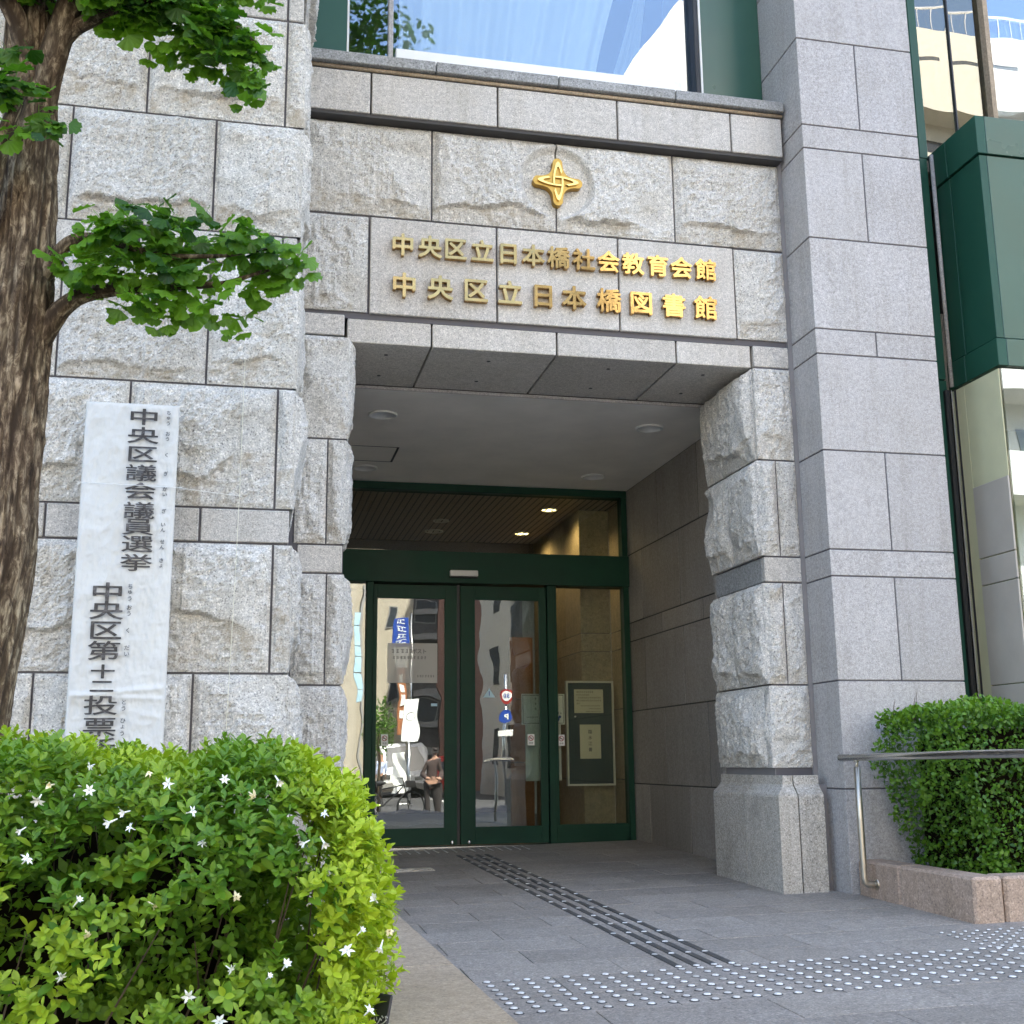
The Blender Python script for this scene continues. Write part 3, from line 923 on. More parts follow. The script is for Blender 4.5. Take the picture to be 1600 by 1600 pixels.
# holes are cut by building the ceiling thin: the cans sit 5 cm up inside dark boxes
bpy.data.objects.remove(ceil_)
def ceiling_with_holes(x0, x1, y0, y1, z, holes, mat, name):
    """flat sheet with round openings, each opening cut from its own square cell"""
    hx = sorted(h[0] for h in holes); hy = sorted(h[1] for h in holes)
    xs = [x0] + [(p + q) / 2 for p, q in zip(hx[:-1], hx[1:]) if q - p > 0.3] + [x1]
    ys = [y0] + [(p + q) / 2 for p, q in zip(hy[:-1], hy[1:]) if q - p > 0.3] + [y1]
    V = []; F = []
    def cell(a, b, c, d):
        n = len(V); V.extend([(a, c, z), (b, c, z), (b, d, z), (a, d, z)]); F.append((n, n + 3, n + 2, n + 1))
    for i in range(len(xs) - 1):
        for j in range(len(ys) - 1):
            a, b, c, d = xs[i], xs[i + 1], ys[j], ys[j + 1]
            mx_, my_ = (a + b) / 2, (c + d) / 2
            h = [q for q in holes if a <= q[0] <= b and c <= q[1] <= d]
            if not h:
                cell(a, b, c, d); continue
            cx, cy, r = h[0]
            n = 32
            base = len(V)
            for k in range(n):
                t = 2 * math.pi * k / n
                ux, uy = math.cos(t), math.sin(t)
                V.append((cx + r * 0.95 * ux, cy + r * 0.95 * uy, z))
                # outer point, on the border of this rectangle
                tx = ((b - cx) if ux > 0 else (a - cx)) / ux if abs(ux) > 1e-6 else 1e9
                ty = ((d - cy) if uy > 0 else (c - cy)) / uy if abs(uy) > 1e-6 else 1e9
                s = min(tx, ty)
                V.append((cx + s * ux, cy + s * uy, z))
            for k in range(n):
                k2 = (k + 1) % n
                F.append((base + 2 * k, base + 2 * k + 1, base + 2 * k2 + 1, base + 2 * k2)[::-1])
            for (px, py) in ((b, d), (a, d), (a, c), (b, c)):
                ang = math.atan2(py - cy, px - cx) % (2 * math.pi)
                k = int(ang / (2 * math.pi) * n) % n; k2 = (k + 1) % n
                n0 = len(V); V.append((px, py, z))
                F.append((base + 2 * k + 1, base + 2 * k2 + 1, n0))
    return mesh_obj(name, V, F, mat, bld)
ceiling_with_holes(XLW - 0.02, XR + 0.03, 7.052, 9.62, 3.034, [(x, y, 0.1) for x, y in LIGHTS], M['plaster'], 'entrance_ceiling')
box('ceiling_back', XLW - 0.02, XR + 0.03, 7.052, 9.9, 3.11, 3.19, M['darkwall'], bld, 0)
for x, y in LIGHTS:
    downlight(x, y, 3.034, 0.098)
ap = MB()
for a in ((0.62, 1.041, 8.44, 8.447), (0.62, 1.041, 8.876, 8.883), (1.029, 1.045, 8.44, 8.883), (0.615, 0.622, 8.44, 8.883)):
    ap.box(a[0], a[1], a[2], a[3], 3.0315, 3.0365)
ap.obj('access_panel', M['black'], bld)
tr_ = box('ceiling_trim', 0.50, 2.88, 7.046, 7.052, 3.026, 3.046, M['pier'], bld, 0)

# ------------------------------------------------------------------ door front
def zz_(z): return 0.77 + (z - 0.77) * 1.0191
X0, X1 = XLW + 0.002, XR - 0.002
F_ = MB()
F_.box(X0, X1, 9.54, 9.66, 2.970, 3.032)          # head of transom
F_.box(X0, X1, 9.52, 9.70, 2.196, 2.457)          # beam
F_.box(X0, X0 + 0.06, 9.545, 9.655, 0.0, 2.970)
F_.box(X1 - 0.048, X1, 9.545, 9.655, 0.0, 2.970)
F_.box(0.930, 0.985, 9.545, 9.655, 0.0, 2.196)    # left jamb of the doors
F_.box(2.430, 2.487, 9.545, 9.655, 0.0, 2.196)    # right jamb
F_.box(2.487, X1 - 0.048, 9.56, 9.64, 0.05, 0.255)
F_.box(X0 + 0.06, 0.930, 9.56, 9.64, 0.05, 0.255)
F_.box(2.487, 2.515, 9.565, 9.635, 0.255, 2.196)
F_.box(X0, X1, 9.50, 9.54, 0.02, 0.098)
fr = F_.obj('door_frame', M['doorgreen'], bld)
bpy.data.objects[fr.name].modifiers.new('bevel', 'BEVEL').width = 0.003
box('threshold', X0, 2.43, 9.49, 9.60, 0.08, 0.113, M['steel'], bld, 0.002)
box('fixed_glass', X0 + 0.05, X1 - 0.04, 9.597, 9.605, 2.450, 2.975, M['clear_glass'], bld, 0)
box('fixed_glass', X0 + 0.05, 0.935, 9.597, 9.605, 0.25, 2.20, M['door_glass'], bld, 0)
box('fixed_glass', 2.50, X1 - 0.04, 9.597, 9.605, 0.25, 2.20, M['clear_glass'], bld, 0)
def door(x0, x1, gx0, gx1):
    d = MB()
    zt, zb = 2.180, 0.118
    d.box(x0, gx0, 9.565, 9.600, zb, zt); d.box(gx1, x1, 9.565, 9.600, zb, zt)
    d.box(gx0, gx1, 9.565, 9.600, 2.068, zt); d.box(gx0, gx1, 9.565, 9.600, zb, 0.252)
    o = d.obj('sliding_door', M['doorgreen'], bld)
    bv = o.modifiers.new('bevel', 'BEVEL'); bv.width = 0.002
    box('glass', gx0 - 0.005, gx1 + 0.005, 9.580, 9.586, 0.247, 2.073, M['door_glass'], o, 0)
    return o
d1 = door(0.988, 1.672, 1.020, 1.570)
d2 = door(1.700, 2.424, 1.822, 2.362)
for d, x in ((d1, 1.632), (d2, 1.768)):
    V, Fq = tube_vf([(x, 9.562, 0.139), (x, 9.55, 0.139), (x, 9.543, 0.139)], [0.016, 0.017, 0.009], 16, True)
    mesh_obj('lock_knob', V, Fq, M['steel'], d, True)
box('meeting_strip', 1.673, 1.699, 9.585, 9.61, 0.118, 2.19, M['black'], bld, 0.001)
sn = box('door_sensor', 1.600, 1.832, 9.470, 9.520, 2.248, 2.297, M['white'], None, 0.006)
tag(sn, 'white automatic door sensor bar fixed to the green beam over the doors', 'sensor')
box('sensor_window', 1.605, 1.827, 9.474, 9.52, 2.238, 2.247, M['black'], sn, 0)
# stickers on the glass
def no_smoking(x, z, label, y=9.578):
    s = box('no_smoking_sticker', x - 0.028, x + 0.028, y - 0.0012, y, z - 0.045, z + 0.045, M['paper'], None, 0)
    tag(s, label, 'sticker', 'no smoking stickers on the entrance glass')
    V = []; Fq = []
    n = 28; cz = z + 0.013
    for k in range(n):
        t = 2 * math.pi * k / n
        for rr in (0.0165, 0.022):
            V.append((x + rr * math.cos(t), y - 0.002, cz + rr * math.sin(t)))
    for k in range(n):
        k2 = (k + 1) % n
        Fq.append((2 * k, 2 * k2, 2 * k2 + 1, 2 * k + 1))
    c = 0.7071
    for sgn in (1,):
        b0 = len(V); w = 0.003; L = 0.018
        V += [(x - c * L - c * w, y - 0.002, cz + c * L - c * w), (x + c * L - c * w, y - 0.002, cz - c * L - c * w),
              (x + c * L + c * w, y - 0.002, cz - c * L + c * w), (x - c * L + c * w, y - 0.002, cz + c * L + c * w)]
        Fq.append((b0, b0 + 1, b0 + 2, b0 + 3))
    mesh_obj('ring', V, Fq, M['signred'], s)
    mb = MB(); mb.box(x - 0.013, x + 0.009, y - 0.0024, y - 0.0016, cz - 0.0025, cz + 0.0025)
    mb.obj('cigarette', M['ink'], s)
    for dz, t in ((-0.026, '禁煙'),):
        for i, ch in enumerate(t):
            glyph('character', ch, x - 0.009 + 0.018 * i, y - 0.002, z + dz, 0.017, 0.0006, M['ink'], s)
M['signred'] = plain('sign_red', (0.30, 0.02, 0.02), 0.4)
M['signblue'] = plain('sign_blue', (0.015, 0.06, 0.32), 0.4)
M['lightblue'] = plain('pale_blue_film', (0.45, 0.66, 0.75), 0.4)
no_smoking(1.090, 0.935, 'small round no smoking sticker low on the left edge of the left sliding door')
no_smoking(2.285, 0.930, 'no smoking sticker on the right edge of the right sliding door', 9.578)
no_smoking(2.545, 0.925, 'no smoking sticker on the fixed glass beside the notice board', 9.595)
m, nt, b = new_mat('frosted_notice_film')
b.inputs['Base Color'].default_value = (0.86, 0.85, 0.80, 1); b.inputs['Roughness'].default_value = 0.8
tl = nt.nodes.new('ShaderNodeBsdfTransparent'); mx = nt.nodes.new('ShaderNodeMixShader'); mx.inputs[0].default_value = 0.6
nt.links.new(b.outputs[0], mx.inputs[1]); nt.links.new(tl.outputs[0], mx.inputs[2])
nt.links.new(mx.outputs[0], nt.nodes['Material Output'].inputs['Surface'])
M['film'] = m
s = box('frosted_notice', 1.105, 1.512, 9.5780, 9.5792, 1.385, 1.705, M['film'], None, 0)
tag(s, 'square translucent notice with grey writing inside the left door glass', 'notice')
def dashes(parent, x0, x1, y, z, h, mat, seed=1):
    """a line of writing too small to read: a row of short strokes"""
    rs = random.Random(seed); mb = MB(); x = x0
    while x < x1:
        w = h * rs.uniform(0.6, 0.95)
        for k in range(3):
            zz = z - h / 2 + h * (k + 0.5) / 3
            mb.box(x + rs.uniform(0, w * 0.2), x + w * rs.uniform(0.75, 1), y - 0.0004, y, zz - h * 0.07, zz + h * 0.07)
        xm = x + w * rs.uniform(0.3, 0.6)
        mb.box(xm, xm + h * 0.10, y - 0.0004, y, z - h * 0.45, z + h * 0.45)
        x += h * 1.08
    o = mb.obj('writing_line', mat, parent)
    return o
for i, ch in enumerate('ポスト'):
    glyph('character', ch, 1.325 + 0.040 * i, 9.5774, 1.640, 0.042, 0.0006, M['greyink'], s, 0.0008)
dashes(s, 1.14, 1.29, 9.5774, 1.640, 0.034, M['greyink'], 3)
dashes(s, 1.15, 1.42, 9.5774, 1.588, 0.026, M['greyink'], 4)
dashes(s, 1.345, 1.475, 9.5774, 1.440, 0.020, M['greyink'], 5)
s = box('arrow_sticker', 1.462, 1.512, 9.577, 9.578, 1.20, 1.222, M['lightblue'], None, 0)
tag(s, 'small pale blue arrow sticker on the glass below the frosted notice', 'sticker')
s = mesh_obj('warning_sticker', [(1.89, 9.577, 1.27), (1.99, 9.577, 1.27), (1.94, 9.577, 1.345), (1.89, 9.578, 1.27), (1.99, 9.578, 1.27), (1.94, 9.578, 1.345)],
             [(0, 1, 2), (5, 4, 3), (0, 3, 4, 1), (1, 4, 5, 2), (2, 5, 3, 0)], M['lightblue'])
tag(s, 'pale blue triangular caution sticker on the right sliding door glass', 'sticker')
box('mark', 1.937, 1.943, 9.5755, 9.577, 1.285, 1.320, M['signblue'], s, 0)

# ------------------------------------------------------------------ lobby behind the doors
box('lobby_floor', -1.0, 3.6, 9.62, 16.0, 0.02, 0.112, M['inner'], bld, 0)
box('lobby_back_wall', -1.0, 3.6, 15.5, 15.6, 0.0, 3.3, M['darkwall'], bld, 0)
box('lobby_side_wall', -1.1, -1.0, 9.7, 15.6, 0.0, 3.3, M['darkwall'], bld, 0)
box('lobby_beam', -1.0, 3.12, 11.86, 12.1, 2.72, 2.98, M['darkwall'], bld)
hl = [(2.609, 10.12, 0.075), (2.622, 11.27, 0.075), (1.733, 10.78, 0.075), (1.746, 11.3, 0.09)]
ceiling_with_holes(-1.0, 3.6, 9.63, 15.6, 2.975, hl, M['lobbyceil'], 'lobby_ceiling')
bm_ = MB()
x = -0.6
while x < 3.15:
    bm_.box(x, x + 0.010, 9.64, 11.85, 2.970, 2.9745); x += 0.06
o = bm_.obj('ceiling_batten', M['black'], bld); o['kind'] = 'stuff'
for i, (x, y, r) in enumerate(hl):
    downlight(x, y, 2.975, r, lit=(i < 2))
# warm stone pier and wall to the right inside
for (z0, z1) in ((0.11, 0.60), (0.60, 1.19), (1.19, 1.70), (1.70, 1.86), (1.86, 2.42), (2.42, 2.974)):
    box('column_stone', 2.875, 3.15, 10.10, 10.62, z0 + 0.003, z1 - 0.003, M['beige'], bld, 0.002)
    for (ya, yb) in ((10.62, 11.2), (11.2, 11.84)):
        box('column_stone', 2.875, 3.15, ya + 0.003, yb - 0.003, z0 + 0.003, z1 - 0.003, M['beige'], bld, 0.002)
    box('column_stone', 3.152, 3.25, 9.70, 10.10, z0 + 0.003, z1 - 0.003, M['beige'], bld, 0.002)
box('column_core', 2.880, 3.14, 10.105, 11.83, 0.11, 2.973, M['mortar'], bld, 0)
box('column_core', 3.156, 3.4, 9.705, 10.10, 0.11, 2.973, M['mortar'], bld, 0)
for k in range(3):
    box('wood_panel', 2.62 - 0.0 * k, 2.86, 11.86, 11.90, 0.12 + 0.63 * k, 0.74 + 0.63 * k, M['wood'], bld, 0.003)
# two real lamps in the two lit fittings
for (x, y, r) in hl[:2]:
    ld = bpy.data.lights.new('lobby_lamp', 'SPOT')
    ld.energy = 2.6; ld.color = (1.0, 0.70, 0.36); ld.spot_size = math.radians(150); ld.spot_blend = 0.6; ld.shadow_soft_size = 0.05
    lo_ = bpy.data.objects.new('lobby_lamp', ld)
    COL.objects.link(lo_); lo_.location = (x, y, 2.94)

# notice board just inside the fixed glass
nb = thing('notice_board', 'dark green notice board in a silver frame with two paper notices inside the glass', 'notice board', (2.89, 10.0, 0.53))
bx0, bx1, bz0, bz1 = 2.705, 3.115, 0.565, 1.418
box('back_panel', bx0, bx1, 9.990, 10.015, bz0, bz1, M['board'], nb)
f = MB()
f.box(bx0 - 0.008, bx0 + 0.008, 9.978, 10.02, bz0, bz1); f.box(bx1 - 0.008, bx1 + 0.008, 9.978, 10.02, bz0, bz1)
f.box(bx0 - 0.008, bx1 + 0.008, 9.978, 10.02, bz1, bz1 + 0.016); f.box(bx0 - 0.008, bx1 + 0.008, 9.978, 10.02, bz0 - 0.016, bz0)
f.obj('frame', M['alum'], nb)
box('wall_bracket', 2.88, 3.08, 10.015, 10.10, 0.9, 1.0, M['black'], nb)
p1 = box('notice', 2.770, 3.030, 9.9865, 9.9895, 1.160, 1.362, M['cream_paper'], nb, 0)
for r, (xa, xb, h) in enumerate(((2.79, 2.93, 0.016), (2.79, 2.905, 0.016), (2.805, 3.0, 0.016), (2.79, 3.005, 0.016), (2.79, 2.82, 0.016), (2.83, 3.0, 0.010), (2.90, 3.0, 0.010), (2.87, 3.0, 0.010))):
    dashes(p1, xa, xb, 9.9862, 1.340 - 0.0245 * r + (0.004 if r > 4 else 0), h, M['ink'], 20 + r)
p2 = box('notice', 2.815, 3.0, 9.9865, 9.9895, 0.775, 1.062, M['cream_paper'], nb, 0)
for i, ch in enumerate('臨水江書'):
    glyph('character', ch, 2.906, 9.9862, 1.002 - 0.05 * i, 0.036, 0.0004, M['greyink'], p2, 0.0006)
cyl('push_pin', (2.775, 9.989, 1.130), (2.775, 9.975, 1.130), 0.007, M['white'], nb, 12)
# white poster column behind the right jamb
pc = thing('poster_stand', 'white poster stand with a bordered sheet on top, half hidden behind the green door post', 'poster stand', (2.40, 9.65, 0.11))
box('post_panel', 2.258, 2.560, 9.655, 9.67, 0.600, 1.075, M['paper'], pc)
box('foot', 2.27, 2.55, 9.66, 9.76, 0.112, 0.14, M['black'], pc)
box('pole', 2.38, 2.42, 9.66, 9.68, 0.14, 0.60, M['black'], pc)
ps = box('sheet', 2.223, 2.590, 9.640, 9.644, 1.053, 1.304, M['paper'], pc, 0)
bb = MB()
for a in ((2.233, 2.580, 1.290, 1.295), (2.233, 2.580, 1.062, 1.067), (2.233, 2.238, 1.062, 1.295), (2.575, 2.580, 1.062, 1.295)):
    bb.box(a[0], a[1], 9.6388, 9.640, a[2], a[3])
bb.obj('border', M['greyink'], ps)
for i in range(3):
    dashes(ps, 2.335, 2.355, 9.6388, 1.265 - 0.042 * i, 0.020, M['ink'], 40 + i)
dashes(ps, 2.265, 2.36, 9.6388, 1.113, 0.013, M['ink'], 44)
dashes(ps, 2.51, 2.56, 9.6388, 1.146, 0.018, M['ink'], 45)
fl = MB(); fl.cyl((2.525, 9.6388, 1.098), (2.525, 9.6393, 1.098), 0.020, 16); fl.cyl((2.548, 9.6388, 1.116), (2.548, 9.6393, 1.116), 0.012, 12)
fl.obj('blue_picture', M['signblue'], ps)

# ------------------------------------------------------------------ lettering and emblem over the portal
row1 = '中央区立日本橋社会教育会館'
x1_ = [0.782, 0.937, 1.083, 1.24, 1.393, 1.542, 1.692, 1.846, 1.995, 2.147, 2.301, 2.448, 2.605]
row2 = '中央区立日本橋図書館'
x2_ = [0.792, 0.997, 1.2, 1.401, 1.596, 1.782, 1.992, 2.189, 2.392, 2.594]
for (t, xs, z, nm, lab, sz_) in ((row1, x1_, 3.632, 'sign_lettering', 'upper row of thirteen closely set gold characters on the smooth stones over the portal', 0.138),
                            (row2, x2_, 3.390, 'sign_lettering', 'lower row of ten widely spaced gold characters over the portal', 0.150)):
    sg = thing(nm, lab, 'sign', (1.69, 6.27, z), 'gold lettering over the portal')
    for ch, x in zip(t, xs):
        rt = random.uniform(-0.012, 0.012)
        o = glyph('character', ch, x, 6.258, z, sz_, 0.034, M['gold'], sg, 0.0034, sx=1.0)
        o.rotation_euler = (random.uniform(-0.006, 0.006), 0, rt)

em = thing('emblem', 'gold four pointed emblem with two interlaced loops in a round recess of the frieze', 'emblem', (1.694, 6.27, 3.955), None)
def star_outline(s, n=160):
    """concave four pointed star, grown by a rounded margin"""
    core = []
    p_ = 0.50
    for k in range(720):
        t = 2 * math.pi * k / 720
        r = 0.120 / ((abs(math.cos(t)) ** p_ + abs(math.sin(t)) ** p_) ** (1 / p_))
        core.append((r * math.cos(t), r * math.sin(t)))
    for k in range(41):
        v = -0.120 + 0.240 * k / 40
        core += [(v, 0), (0, v)]
    core = np.array(core)
    P = []
    for k in range(n):
        t = 2 * math.pi * k / n
        u = np.array([math.cos(t), math.sin(t)])
        lo, hi = 0.03, 0.2
        for _ in range(18):
            m_ = (lo + hi) / 2
            if np.min(np.hypot(core[:, 0] - u[0] * m_, core[:, 1] - u[1] * m_)) < 0.030 or m_ < 0.05: lo = m_
            else: hi = m_
        P.append((lo * u[0] * s, lo * u[1] * s))
    return P
def prism(P, cx, cz, y0, y1, name, mat, parent, smooth_=False):
    n = len(P)
    V = [(cx + x, y0, cz + z) for x, z in P] + [(cx + x, y1, cz + z) for x, z in P]
    F = [tuple(range(n)), tuple(range(2 * n - 1, n - 1, -1))] + [(k, k + n, (k + 1) % n + n, (k + 1) % n) for k in range(n)]
    return mesh_obj(name, V, F, mat, parent)
EX, EZ = 1.694, 4.105
o = prism(star_outline(1.0), EX, EZ, 6.235, 6.28, 'plate', M['goldmatt'], em)
def ring_loop(a, b, wa, wb, y, gap, name):
    n = 96
    V = []; F = []
    for k in range(n):
        t = 2 * math.pi * k / n
        ca, sa = math.cos(t), math.sin(t)
        # lens-like loop, band thin at the middle and wide at the tips
        out = (a * ca, b * sa * (1 - 0.25 * ca * ca)); inn = ((a - wa) * ca, (b - wb) * sa * (1 - 0.25 * ca * ca))
        for (px, pz) in (out, inn):
            V.append((px, pz))
    VV = [(EX + p[0], y, EZ + p[1]) for p in V] + [(EX + p[0], y + 0.012, EZ + p[1]) for p in V]
    m_ = len(V)
    for k in range(n):
        k2 = (k + 1) % n
        t = (k + 0.5) / n
        if any(g0 < t < g1 for g0, g1 in gap): continue
        F += [(2 * k, 2 * k2, 2 * k2 + 1, 2 * k + 1)[::-1], (2 * k, 2 * k + m_, 2 * k2 + m_, 2 * k2)[::-1], (2 * k + 1, 2 * k2 + 1, 2 * k2 + 1 + m_, 2 * k + 1 + m_)[::-1]]
    return VV, F
V1, F1 = ring_loop(0.124, 0.031, 0.032, 0.010, 6.223, [(0.28, 0.335), (0.78, 0.835)], 'loop')
mesh_obj('loop', V1, F1, M['goldb'], em)
V2, F2 = ring_loop(0.124, 0.031, 0.032, 0.010, 6.223, [(0.28, 0.335), (0.78, 0.835)], 'loop')
V2 = [(EX - (z - EZ), y, EZ + (x - EX)) for x, y, z in V2]
F2 = [f for f in F2]
mesh_obj('loop', V2, F2, M['goldb'], em)

# ------------------------------------------------------------------ polling place banner board on the left wall
bn = thing('banner_board', 'tall white election banner board wrapped in clear plastic, standing against the left wall', 'banner', (-0.53, 5.3, 0.03))
BX0, BX1, BZ0, BZ1 = -0.729, -0.331, 0.05, 2.337
m, nt, b = new_mat('plastic_wrapped_paper')
vec, rnd = coords(nt)
b.inputs['Base Color'].default_value = (0.60, 0.585, 0.535, 1)
b.inputs['Roughness'].default_value = 0.6
b.inputs['Coat Weight'].default_value = 0.9
b.inputs['Coat Roughness'].default_value = 0.03
b.inputs['Coat IOR'].default_value = 2.0
mp = nt.nodes.new('ShaderNodeMapping'); mp.inputs['Scale'].default_value = (1, 1, 0.55); mp.inputs['Rotation'].default_value = (0, 0.5, 0)
nt.links.new(vec, mp.inputs['Vector'])
w1 = noise_n(nt, mp.outputs[0], 12, 7, 0.70, 2.2)
bp = nt.nodes.new('ShaderNodeBump'); bp.inputs['Strength'].default_value = 1.0; bp.inputs['Distance'].default_value = 0.05
nt.links.new(w1, bp.inputs['Height'])
nt.links.new(bp.outputs[0], b.inputs['Coat Normal'])
M['banner'] = m
box('board', BX0 + 0.004, BX1 - 0.004, 5.302, 5.33, BZ0, BZ1 - 0.004, M['paper'], bn)
# wrapped face, slightly puckered
nu, nv = 84, 420
U, Z = np.meshgrid(np.linspace(BX0, BX1, nu + 1), np.linspace(BZ0, BZ1, nv + 1))
d = (fbm(U * 9 + 3, Z * 5, 71, 4, 0.6, True) - 0.5) * 0.016
d += (fbm(U * 30 + Z * 6, Z * 17 - U * 9, 77, 4, 0.6, True) - 0.5) * 0.006
d += 0.006 * np.exp(-((Z - 1.07 - 0.10 * (U + 0.5)) / 0.012) ** 2) + 0.004 * np.exp(-((Z - 1.045 + 0.05 * (U + 0.5)) / 0.01) ** 2) + 0.003 * np.exp(-((Z - 0.99 + 0.2 * (U + 0.5)) / 0.012) ** 2)
em_ = np.minimum(np.minimum(U - BX0, BX1 - U), np.minimum(Z - BZ0, BZ1 - Z))
d = d * sstep(em_, 0, 0.02) - 0.010 * (1 - sstep(em_, 0, 0.006))
V = np.stack([U, 5.296 - d, Z], -1).reshape(-1, 3)
idx = np.arange((nu + 1) * (nv + 1)).reshape(nv + 1, nu + 1)
Fq = np.stack([idx[:-1, :-1].ravel(), idx[:-1, 1:].ravel(), idx[1:, 1:].ravel(), idx[1:, :-1].ravel()], 1)
mesh_obj('wrapped_face', V, Fq, M['banner'], bn, True)
m2, nt2, b2 = new_mat('banner_ink')
vec, rnd = coords(nt2)
g_ = noise_n(nt2, vec, 22, 5, 0.7, 1.5)
r_ = ramp(nt2, [(0.50, (0.016, 0.015, 0.017)), (0.72, (0.16, 0.155, 0.16))])
nt2.links.new(g_, r_.inputs[0]); nt2.links.new(r_.outputs[0], b2.inputs['Base Color'])
b2.inputs['Roughness'].default_value = 0.5; b2.inputs['Coat Weight'].default_value = 0.3; b2.inputs['Coat Roughness'].default_value = 0.3
M['bannerink'] = m2
YT = 5.2845
c1t = '中央区議会議員選挙'
z1_ = [2.272, 2.188, 2.103, 2.018, 1.937, 1.850, 1.778, 1.702, 1.620]
for ch, z in zip(c1t, z1_):
    glyph('character', ch, -0.480, YT, z, 0.094, 0.0016, M['bannerink'], bn, 0.0008 if ch in '議員選挙' else 0.0013, sx=1.46, sz=0.84)
c2t = '中央区第十二投票所'
z2_ = [1.490, 1.412, 1.327, 1.240, 1.152, 1.090, 1.012, 0.922, 0.838]
for ch, z in zip(c2t, z2_):
    big_ = ch not in '十二'
    glyph('character', ch, -0.590, YT, z, 0.100 if big_ else 0.072, 0.0016, M['bannerink'], bn, 0.0010 if ch in '第投票所' else 0.0015, sx=1.42, sz=0.86)
fur1 = [('ちゅう', 2.272), ('おう', 2.188), ('く', 2.103), ('ぎ', 2.018), ('かい', 1.937), ('ぎ', 1.850), ('いん', 1.778), ('せん', 1.702), ('きょ', 1.620)]
for t, z in fur1:
    for i, ch in enumerate(t):
        glyph('reading_aid', ch, -0.376, YT, z + 0.012 * (len(t) - 1) - 0.024 * i, 0.022, 0.001, M['bannerink'], bn, 0.0002)
fur2 = [('ちゅう', 1.490), ('おう', 1.412), ('く', 1.327), ('だい', 1.240), ('とう', 1.012), ('ひょう', 0.922), ('じょ', 0.838)]
for t, z in fur2:
    for i, ch in enumerate(t):
        glyph('reading_aid', ch, -0.498, YT, z + 0.013 * (len(t) - 1) - 0.026 * i, 0.024, 0.001, M['bannerink'], bn, 0.0002)
st = cyl('cord', (-0.74, 5.285, 1.965), (-0.30, 5.283, 1.957), 0.0012, M['paper'], None, 6)
tag(st, 'thin white cord tied across the banner board', 'cord', 'white cords on the left wall')
st = cyl('cord', (-0.330, 5.284, 1.957), (-0.045, 5.36, 1.945), 0.0011, M['paper'], None, 6)
tag(st, 'thin cord running from the banner board to the hanging cord', 'cord', 'white cords on the left wall')
V, Fq = tube_vf([(-0.055, 5.352, 2.60), (-0.057, 5.35, 1.95), (-0.062, 5.36, 1.6), (-0.072, 5.36, 1.1), (-0.085, 5.37, 0.5)], [0.0014] * 5, 6, True)
tag(mesh_obj('cord', V, Fq, M['cream_paper']), 'thin cream cord hanging straight down the rough left wall', 'cord', 'white cords on the left wall')

# ------------------------------------------------------------------ tactile paving
def stud_mesh(r, h):
    n = 14
    V = []; F = []
    for (rr, zz) in ((r, 0.0), (r * 0.92, h * 0.6), (r * 0.70, h)):
        for k in range(n):
            t = 2 * math.pi * k / n
            V.append((rr * math.cos(t), rr * math.sin(t), zz))
    for j in range(2):
        for k in range(n):
            k2 = (k + 1) % n
            F.append((j * n + k, j * n + k2, (j + 1) * n + k2, (j + 1) * n + k))
    F.append(tuple(range(2 * n, 3 * n)))
    me = bpy.data.meshes.new('tactile_stud')
    me.from_pydata(V, [], F)
    return me
m, nt, b = new_mat('worn_stud')
vec, rnd = coords(nt)
r_ = ramp(nt, [(0.0, (0.50, 0.49, 0.46)), (0.35, (0.74, 0.73, 0.70)), (1.0, (0.86, 0.85, 0.82))])
nt.links.new(rnd, r_.inputs[0])
n_ = noise_n(nt, vec, 140, 3, 0.6)
r2_ = ramp(nt, [(0.35, (0.72, 0.71, 0.69)), (0.6, (1, 1, 1))])
nt.links.new(n_, r2_.inputs[0])
nt.links.new(mixc(nt, 1.0, r_.outputs[0], r2_.outputs[0], 'MULTIPLY'), b.inputs['Base Color'])
b.inputs['Roughness'].default_value = 0.35
M['stud'] = m
M['collar'] = plain('rubber_collar', (0.03, 0.03, 0.03), 0.6)
def collared(r, h):
    """steel stud standing in a dark rubber ring"""
    a = stud_mesh(r, h); c = stud_mesh(r * 1.38, 0.0016)
    V = [tuple(v.co) for v in a.vertices]; n = len(V)
    F = [tuple(p.vertices) for p in a.polygons]; k = len(F)
    V += [tuple(v.co) for v in c.vertices]; F += [tuple(i + n for i in p.vertices) for p in c.polygons]
    me = bpy.data.meshes.new('tactile_stud'); me.from_pydata(V, [], F)
    me.materials.append(M['stud']); me.materials.append(M['collar'])
    for i, p in enumerate(me.polygons):
        p.material_index = 0 if i < k else 1
    return me
sm_ = collared(0.0132, 0.005)
sm2 = collared(0.0082, 0.005)
tp = thing('tactile_paving', 'wide band of white steel warning studs crossing the pavement in front of the portal', 'tactile paving', (1.9, 4.15, 0.0))
for j in range(8):
    for i in range(33):
        x = 0.876 + 0.0735 * i + 0.0006 * j; y = 4.398 - 0.0713 * j
        if x > 3.22: continue
        z = gz(x, y)
        o = bpy.data.objects.new('tactile_stud', sm_); link(o, tp, (x, y, z))
tp2 = thing('tactile_paving', 'patch of small closely set studs at the foot of the pink granite planter', 'tactile paving', (3.0, 4.6, 0.03))
for j in range(8):
    for i in range(9):
        x = 2.916 + 0.056 * i; y = 4.770 - 0.0565 * j
        o = bpy.data.objects.new('tactile_stud', sm2); link(o, tp2, (x, y, gz(x, y)))
tg = thing('guide_path', 'four dark grooved guiding bars with white studs leading to the sliding doors', 'tactile paving', (1.7, 6.5, 0.04))
M['bar'] = plain('dark_guide_bar', (0.065, 0.063, 0.058), 0.55, var=0.15, nscale=40, bump=0.5, bscale=200)
L = 0.262
